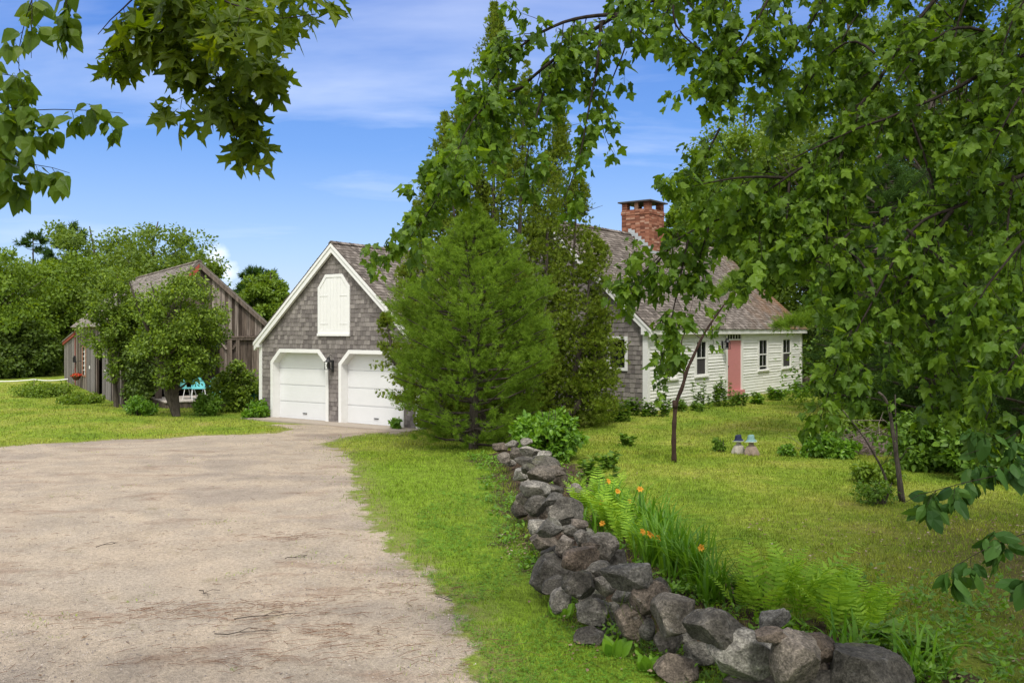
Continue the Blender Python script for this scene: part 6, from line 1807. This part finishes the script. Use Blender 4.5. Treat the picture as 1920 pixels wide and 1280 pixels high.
# ---- thin bent tree on the lawn
b_ = G(1264, 866); Yt = b_[1]
tt_ = thing('thin_tree', b_, 'thin bent young maple standing alone on the lawn before the white house', 'tree')
lf = Leafy(11, REDM, .125, .07, .65)
pts = [W(1264, 868, Yt), W(1263, 820, Yt), W(1266, 760, Yt), W(1268, 750, Yt), W(1282, 722, Yt), W(1286, 695, Yt), W(1302, 665, Yt), W(1314, 635, Yt), W(1333, 605, Yt), W(1358, 570, Yt-.1), W(1385, 540, Yt-.2), W(1405, 520, Yt-.3)]
Q, ln = path(pts, 40); mb = MB(); rr_ = np.interp(np.linspace(0, 1, 40), [0, .3, .5, 1], [.050, .040, .031, .009]); rr_ = rr_*(1+.12*np.sin(np.arange(40)*1.9))
mb.tube(Q, rr_, 8); mb.tube([W(1266, 765, Yt), W(1264.5, 750, Yt)], [.055, .045], 8)
mb.build('trunk', M['bark_red'], tt_, smooth_=True)
lf.w.tube([W(1283, 712, Yt), W(1281, 680, Yt), W(1278, 640, Yt), W(1290, 600, Yt), W(1300, 560, Yt)], [.02, .014, .01, .006, .003], 5)
for px, py, n_ in ((1240, 640, 4), (1230, 690, 3), (1250, 600, 3), (1332, 625, 3), (1345, 640, 2), (1300, 560, 2)):
    pass
for st_, en, L in (((1302, 660), (1245, 650), .5), ((1290, 690), (1240, 700), .6), ((1314, 635), (1250, 605), .5), ((1281, 680), (1235, 735), .5), ((1333, 605), (1338, 650), .3), ((1278, 645), (1225, 665), .5), ((1385, 540), (1360, 600), .3)):
    lf.branch([W(*st_, Yt), W((st_[0]+en[0])/2, (st_[1]+en[1])/2-10, Yt+lf.r.normal(0, .2)), W(*en, Yt+lf.r.normal(0, .3))], .008, .003, .2, .32, 0, .9, .3)
lf.build(tt_, M['bark_red'], GREEN['maple'], 'branch')
# ---- thin saplings on the right lawn
for i, (a_, lab) in enumerate([([(1692, 940), (1684, 880), (1672, 800), (1662, 750), (1655, 738), (1645, 735)], 'slim grey sapling trunk hooked at the top on the shady lawn'),
                               ([(1686, 935), (1682, 860), (1680, 790), (1678, 740)], 'thinner straight sapling beside the hooked one'),
                               ([(1672, 930), (1655, 880), (1620, 820), (1580, 770)], 'leaning bare sapling slanting left from the same spot')]):
    b_ = G(*a_[0]); Yt = b_[1]; t = thing('sapling', b_, lab, 'sapling', 'saplings on the shady right lawn')
    l2 = Leafy(60+i, OVATE, .09, .03, .4); P = [W(p[0], p[1], Yt-.0) for p in a_]; P[0] = b_
    l2.branch(P, .045 if i == 0 else .022, .018 if i == 0 else .008, .35, .4, 1, .3, .35)
    l2.build(t, M['bark'], GREEN['weed'])
b_ = G(1655, 950)
shrub(1640, 945, 120, 46, 'wispy fine green growth around the sapling feet', 'weed', 83, 22, 40, .05)

# ---- big red maple reaching in from the right
mt = arr(6.6, 7.4, float(gz(6.6, 7.4)))
rm = thing('red_maple', mt, 'big maple at the right whose boughs hang across the top and right of the view', 'maple tree')
mb = MB(); mb.tube([mt+arr(0, 0, -.2), mt+arr(0, .1, 1.5), mt+arr(-.2, .0, 3.5), mt+arr(-.3, -.2, 5.5), mt+arr(-.1, -.3, 8)], [.30, .24, .2, .15, .06], 12); mb.build('trunk', M['bark'], rm, smooth_=True)
LM = Leafy(17, REDM, .070, .045, .75)
LM.es = .62
tA = mt+arr(-.25, -.1, 5.0)
def PX(l): return [W(x, y, Y) for x, y, Y in l]
# the long arching bough over the cedar
LM.branch([tA]+PX([(1700, -180, 6.2), (1380, -60, 5.9), (1235, 0, 5.8), (1164, 28, 5.8), (1115, 60, 5.8), (1040, 118, 5.8), (987, 161, 5.8), (935, 221, 5.8), (882, 277, 5.8), (819, 382, 5.8), (781, 446, 5.8), (752, 478, 5.8)]), .045, .003, .13, .36, 1, .8, .33, .30)
LM.branch(PX([(1164, 28, 5.8), (1107, 28, 5.7), (1044, 43, 5.6), (965, 94, 5.6), (920, 154, 5.6), (880, 240, 5.6)]), .014, .003, .11, .34, 1, .8, .2, .3)
LM.branch(PX([(1128, 40, 5.7), (1119, 142, 5.6), (1100, 232, 5.6), (1092, 292, 5.6), (1072, 350, 5.6), (1055, 405, 5.6)]), .011, .002, .16, .22, 1, 1.0, .0, .2)
LM.branch(PX([(1199, 15, 5.8), (1156, 131, 5.8), (1130, 180, 5.8), (1119, 240, 5.8), (1150, 290, 5.8)]), .007, .0015, .26, .16, 0, 1.2, .3)
LM.branch(PX([(987, 161, 5.8), (930, 180, 5.5), (880, 230, 5.3), (850, 300, 5.2)]), .010, .002, .11, .32, 1, .9, .0, .3)
LM.branch(PX([(1040, 118, 5.8), (1010, 200, 5.6), (985, 290, 5.5), (975, 350, 5.5)]), .009, .002, .17, .2, 1, 1.0, .0, .2)
LM.branch(PX([(882, 277, 5.8), (840, 330, 5.6), (800, 400, 5.5), (770, 440, 5.5)]), .008, .002, .11, .26, 1, .9, .0, .25)
LM.branch(PX([(1290, -60, 5.6), (1250, 20, 5.5), (1270, 70, 5.5), (1330, 110, 5.5), (1390, 150, 5.5)]), .010, .002, .12, .28, 1, .9, .0, .25)
LM.branch(PX([(1340, -60, 5.4), (1385, 20, 5.4), (1380, 90, 5.4), (1350, 150, 5.4), (1300, 180, 5.4)]), .010, .002, .12, .28, 1, .9, .0, .25)
LM.branch(PX([(1180, -40, 5.4), (1170, 40, 5.4), (1220, 80, 5.4)]), .008, .002, .12, .24, 1, .9, .0, .2)
LM.branch(PX([(1470, -60, 5.4), (1430, 20, 5.3), (1390, 90, 5.3), (1340, 150, 5.3)]), .010, .002, .11, .3, 1, .9, .0, .25)
LM.branch(PX([(1560, -60, 5.4), (1530, 40, 5.4), (1480, 110, 5.4), (1450, 170, 5.4)]), .010, .002, .11, .3, 1, .9, .0, .25)
# thick bough E and its forks
LM.branch([mt+arr(-.2, 0, 3.9)]+PX([(2050, 70, 5.6), (1920, 97, 5.3), (1897, 101, 5.3), (1807, 157, 5.2), (1760, 180, 5.2), (1702, 204, 5.2), (1640, 232, 5.2), (1560, 262, 5.3), (1480, 300, 5.4)]), .042, .004, .16, .4, 1, .8, .25, .3)
LM.branch(PX([(1894, 97, 5.3), (1867, 60, 5.2), (1789, 43, 5.2), (1725, 97, 5.2), (1680, 160, 5.2)]), .013, .003, .14, .34, 1, .9, .1, .3)
LM.branch([mt+arr(-.2, 0, 5.2)]+PX([(1900, -150, 5.8), (1751, 0, 5.5), (1725, 34, 5.5), (1672, 105, 5.5), (1650, 157, 5.5), (1612, 191, 5.5), (1586, 247, 5.5), (1560, 281, 5.5), (1534, 296, 5.5), (1470, 334, 5.6), (1421, 371, 5.6), (1380, 402, 5.6), (1300, 430, 5.6), (1250, 470, 5.6), (1215, 510, 5.6)]), .032, .003, .13, .38, 1, .9, .3, .3)
LM.branch(PX([(1470, 334, 5.6), (1400, 330, 5.4), (1330, 340, 5.3), (1290, 350, 5.2)]), .011, .002, .13, .3, 1, .7, .0, .25)
LM.branch(PX([(1290, 450, 5.6), (1268, 560, 5.6), (1258, 640, 5.6), (1240, 690, 5.6)]), .007, .002, .13, .2, 1, 1.0, .0, .2)
LM.branch(PX([(1330, 425, 5.6), (1310, 480, 5.6), (1300, 560, 5.7)]), .006, .002, .14, .2, 1, 1.0, .0, .2)
LM.branch(PX([(1260, 460, 5.6), (1200, 530, 5.6), (1170, 570, 5.6)]), .007, .002, .11, .22, 1, .9, .0, .2)
LM.branch([mt+arr(-.2, -.1, 2.9)]+PX([(2000, 240, 5.2), (1920, 221, 5.0), (1867, 216, 5.0), (1815, 165, 5.0)]), .018, .005, .14, .4, 1, .8, .2, .3)
LM.branch([mt+arr(-.1, 0, 2.7)]+PX([(1960, 310, 5.2), (1879, 337, 5.0), (1852, 360, 5.0), (1819, 367, 5.0), (1785, 394, 5.0), (1732, 394, 5.0), (1702, 431, 5.0), (1657, 510, 5.0), (1642, 551, 5.0), (1597, 619, 5.0), (1575, 675, 5.0)]), .034, .004, .12, .36, 1, 1.0, .25, .3)
LM.branch(PX([(1785, 394, 5.0), (1755, 427, 5.0), (1699, 540, 5.0), (1665, 577, 5.0), (1687, 645, 5.0), (1699, 697, 5.0)]), .014, .003, .13, .32, 1, 1.0, .1, .3)
LM.branch(PX([(1597, 619, 5.0), (1570, 690, 5.0), (1552, 740, 5.0), (1540, 790, 5.0)]), .006, .002, .10, .18, 1, 1.1, .0, .2)
for l in ([(1620, 190, 5.5), (1560, 340, 5.3), (1550, 440, 5.3), (1560, 520, 5.3)], [(1700, 205, 5.2), (1745, 320, 5.2), (1770, 420, 5.2), (1775, 520, 5.2)], [(1560, 281, 5.5), (1590, 380, 5.4), (1585, 480, 5.4)],
          [(1640, 100, 5.5), (1600, 60, 5.6), (1540, 110, 5.7), (1500, 180, 5.8), (1470, 250, 5.8)], [(1700, 430, 5.0), (1780, 500, 4.9), (1840, 560, 4.9), (1850, 650, 4.9)], [(1480, 340, 5.6), (1475, 400, 5.5), (1470, 450, 5.5)],
          [(1642, 551, 5.0), (1620, 480, 5.2), (1570, 460, 5.4)], [(1850, -80, 5.4), (1800, 20, 5.4), (1780, 120, 5.4), (1820, 250, 5.3)], [(1700, -80, 5.9), (1640, -10, 5.9), (1580, 60, 5.9), (1560, 150, 5.9)],
          [(1600, 430, 5.3), (1550, 480, 5.3), (1500, 500, 5.4)], [(1900, 330, 5.0), (1880, 450, 4.9), (1890, 560, 4.9)], [(1730, 600, 5.0), (1790, 700, 4.9), (1830, 760, 4.9)], [(1420, 371, 5.6), (1430, 460, 5.5), (1400, 540, 5.5)],
          [(1350, 240, 6.2), (1330, 280, 6.2), (1300, 330, 6.2)], [(1950, 420, 4.6), (1880, 500, 4.5), (1800, 620, 4.5)], [(1950, 600, 4.4), (1890, 690, 4.3), (1850, 790, 4.3)], [(1950, 120, 4.8), (1900, 200, 4.8), (1850, 300, 4.8)], [(1960, -60, 5), (1880, 60, 5), (1870, 160, 5)]):
    LM.branch(PX(l), .009, .002, .12, .32, 1, .9, .0, .3)
def crown_over(root, c, rad, n, per, leaf, mat, seed):
    rng = np.random.default_rng(seed); d = unit(rng.normal(0, 1, (n, 3))); C = arr(*c)+d*arr(*rad)*(rng.random((n, 1))**.5)
    V, Fc = clump_leaves(rng, C, np.full(n, .5)*rng.uniform(.7, 1.3, n), per, leaf, DIAM, flat=.6)
    mb = MB(); mb.addarr(V, Fc); mb.build('crown', GREEN[mat], root)
crown_over(rm, (6.3, 3.4, 7.8), (3.5, 5.2, 2.0), 500, 90, .14, 'maple', 5)  # unseen upper crown, extended toward the camera to shade the right boughs and lawn
LM.build(rm, M['bark_dark'], GREEN['maple'])

# ---- sugar maple bough top left
smt = arr(-3.6, .6, 0)
sm = thing('sugar_maple', smt, 'large leafed maple whose leaves hang across the top left', 'maple tree')
mb = MB(); mb.tube([smt+arr(0, 0, -.2), smt+arr(0, .05, 1.8), smt+arr(.1, .2, 3.6), smt+arr(.2, .6, 6)], [.24, .2, .16, .08], 12); mb.build('trunk', M['bark'], sm, smooth_=True)
LS = Leafy(23, SUGAR, .086, .055, .55, facing=arr(0, -.35, 0))
LS.es = 2.0
t0_ = smt+arr(.15, .3, 4.4)
LS.branch([t0_]+PX([(200, -330, 3.0), (330, -120, 3.6), (361, 0, 3.7), (382, 58, 3.7), (400, 117, 3.7), (412, 179, 3.7), (430, 223, 3.7), (440, 265, 3.7)]), .016, .002, .10, .26, 1, .8, .5, .25)
LS.branch(PX([(402, 117, 3.7), (447, 131, 3.65), (485, 143, 3.6), (500, 150, 3.6)]), .004, .0015, .07, .17, 1, .8, .0, .2)
LS.branch(PX([(347, 0, 3.7), (313, 52, 3.7), (306, 76, 3.7), (275, 91, 3.7), (220, 89, 3.7), (175, 95, 3.7)]), .006, .0015, .06, .18, 1, .8, .0, .25)
LS.branch(PX([(361, -20, 3.7), (440, 10, 3.4), (520, 40, 3.2), (590, 30, 3.1)]), .006, .0015, .07, .19, 1, .8, .0, .25)
LS.branch(PX([(300, -60, 3.9), (250, 10, 3.9), (200, 30, 3.9), (180, 60, 3.9)]), .006, .0015, .06, .18, 1, .8, .0, .25)
LS.branch(PX([(430, -70, 3.7), (450, 20, 3.8), (470, 70, 3.9)]), .005, .0015, .07, .18, 1, .8, .0, .25)
LS.branch(PX([(520, -90, 3.4), (560, -20, 3.2), (600, 20, 3.1)]), .005, .0015, .07, .16, 1, .8, .0, .25)
LS.branch(PX([(420, 190, 3.7), (470, 220, 3.7), (485, 250, 3.7)]), .003, .001, .07, .10, 0, .8)
LS.branch(PX([(400, 150, 3.7), (370, 170, 3.7), (330, 185, 3.7)]), .003, .001, .08, .11, 0, .8)
LS.branch(PX([(440, 265, 3.7), (455, 290, 3.7), (450, 300, 3.7)]), .0025, .001, .06, .08, 0, .8)
crown_over(sm, (-3.3, .4, 6.6), (2.0, 1.6, 1.2), 60, 60, .13, 'sugar', 6)
LS.build(sm, M['bark_dark'], GREEN['sugar'])
# ---- birch at the far left
bt = arr(-4.6, 3.6, float(gz(-4.6, 3.6)))
br = thing('birch_tree', bt, 'birch whose small toothed leaves hang in at the left edge', 'birch tree')
mb = MB(); mb.tube([bt+arr(0, 0, -.2), bt+arr(0, 0, 2.5), bt+arr(.1, .1, 5), bt+arr(.2, .1, 7)], [.13, .11, .08, .04], 10); mb.build('trunk', simple('birch_bark', (.5, .48, .44), .7, .2, .3, 9), br, smooth_=True)
LB = Leafy(29, OVATE, .088, .03, .8, facing=arr(0, -.5, 0))
for l, r0, ev, L in (([(-500, -40, 4.2), (-60, 150, 4.2), (0, 206, 4.2), (69, 206, 4.2), (144, 205, 4.2), (232, 213, 4.2)], .007, .10, .10),
                     ([(-300, 60, 4.2), (-40, 190, 4.2), (10, 220, 4.2), (50, 240, 4.2), (95, 262, 4.2)], .006, .05, .16), ([(-300, 200, 4.2), (-60, 285, 4.2), (0, 294, 4.2), (62, 302, 4.2), (93, 311, 4.2), (130, 318, 4.2)], .005, .10, .10),
                     ([(-200, 250, 4.4), (0, 330, 4.4), (40, 345, 4.4), (60, 370, 4.4)], .005, .055, .13), ([(-100, -200, 4.2), (75, -60, 4.2), (55, 14, 4.2), (31, 69, 4.2), (27, 110, 4.2), (40, 160, 4.2)], .005, .16, .08),
                     ([(-100, 100, 4.4), (-20, 130, 4.4), (20, 150, 4.4), (60, 140, 4.4)], .005, .06, .13), ([(-100, 190, 4.4), (-10, 230, 4.4), (30, 270, 4.4), (40, 300, 4.4)], .005, .07, .12), ([(60, -80, 4.0), (62, 0, 4.0), (63, 60, 4.0), (60, 110, 4.0)], .003, .3, .05)):
    LB.branch(PX(l), r0, .0012, ev, L, 0, .8, .4 if len(l) > 4 else .25)
LB.branch([bt+arr(.1, .1, 4.6)]+PX([(-500, -40, 4.2), (-300, 60, 4.2), (-300, 200, 4.2), (-200, 250, 4.4)]), .012, .006, 9, .1, 0)
LB.branch(PX([(118, -80, 4.0), (125, 0, 4.0), (128, 50, 4.0), (122, 90, 4.0)]), .003, .001, .07, .09, 0, .9, .3)
LB.build(br, M['bark_dark'], GREEN['birch'])
# ---- beech spray at the right edge
be = arr(3.9, 3.4, 0.0)
bc = thing('beech_sapling', be, 'dark ribbed beech leaves reaching in low from the right edge', 'beech')
mb = MB(); mb.tube([be, be+arr(.1, 0, 1.2), be+arr(.0, .1, 2.6), be+arr(.1, 0, 3.6)], [.05, .04, .03, .012], 8); mb.build('trunk', M['bark'], bc, smooth_=True)
LE_ = Leafy(37, BEECH, .10, .02, .7, facing=arr(0, -.4, 0))
LE_.branch([be+arr(0, 0, 1.5)]+PX([(2060, 950, 3.8), (1920, 990, 3.8), (1860, 1015, 3.8), (1800, 1045, 3.8), (1750, 1075, 3.8)]), .008, .001, .11, .10, 0, .8, .3)
LE_.branch([be+arr(0, 0, 1.8)]+PX([(2050, 830, 4.0), (1900, 890, 4.0), (1800, 910, 4.0), (1740, 920, 4.0), (1700, 950, 4.0)]), .008, .001, .10, .14, 0, .8, .3)
LE_.branch([be+arr(0, 0, 2.0)]+PX([(2030, 760, 4.2), (1940, 800, 4.2), (1880, 830, 4.2), (1830, 850, 4.2)]), .008, .001, .10, .2, 0, .8, .3)
LE_.branch([be+arr(0, 0, 1.4)]+PX([(2040, 1030, 3.6), (1960, 1070, 3.6), (1900, 1110, 3.6)]), .006, .001, .10, .12, 0, .8, .3)
LE_.build(bc, M['bark_dark'], GREEN['beech'])
# ---- white pine bough in front of the house roof
pt_ = gx_(1745, 21.5)
wp = thing('white_pine', pt_, 'white pine whose soft bough reaches left across the house roof', 'pine tree', 'white pines on the right')
rng = np.random.default_rng(44); mb = MB(); tk = MB(); tk.tube([pt_, pt_+arr(0, .1, 3), pt_+arr(0, 0, 7), pt_+arr(.1, 0, 11)], [.17, .14, .1, .04], 9)
P = []; D = []
for a_ in ([(1745, 520), (1640, 520), (1560, 500), (1500, 478), (1440, 470), (1400, 480)], [(1640, 560), (1560, 540), (1490, 520), (1430, 510), (1370, 545)], [(1640, 500), (1570, 450), (1500, 430), (1450, 440)], [(1640, 600), (1590, 590), (1530, 600), (1480, 610)], [(1640, 640), (1700, 650), (1780, 640)], [(1640, 470), (1720, 430), (1800, 410)], [(1640, 560), (1730, 560), (1800, 550)],
           [(1640, 380), (1580, 340), (1530, 330)], [(1640, 300), (1700, 260), (1770, 250)], [(1640, 420), (1570, 400), (1520, 395)]):
    Y0 = 21; Pt = [W(x, y, Y0-.35*i) for i, (x, y) in enumerate(a_)]; Q, ln = path(Pt, 24); tk.tube(Q, np.linspace(.045, .006, 24), 5, False)
    for j in range(5, 24):
        t = unit(Q[min(j+1, 23)]-Q[j-1])
        for sg in (-1, 1):
            for _ in range(2):
                sd_ = unit(np.cross(t, arr(0, 0, 1)))*sg; d = unit(t*.8+sd_*.8+arr(0, 0, rng.uniform(-.1, .6))); L = rng.uniform(.25, .75)*(1.1-j/40)
                tk.tube([Q[j], Q[j]+d*L], [.008, .003], 3, False)
                m_ = 9; f = rng.uniform(.25, 1, m_)
                P.append(Q[j]+d*L*f[:, None]); D.append(unit(d+rng.normal(0, .45, (m_, 3))+arr(0, 0, .25)))
P = np.concatenate(P); D = np.concatenate(D); shoots(rng, P, D, np.full(len(P), .2), 34, .115, .0085, mb)
mb.build('crown', GREEN['pine'], wp); tk.build('trunk', M['bark'], wp)
print('TRIS', sum(len(o.data.polygons) for o in bpy.data.objects if o.type == 'MESH'))
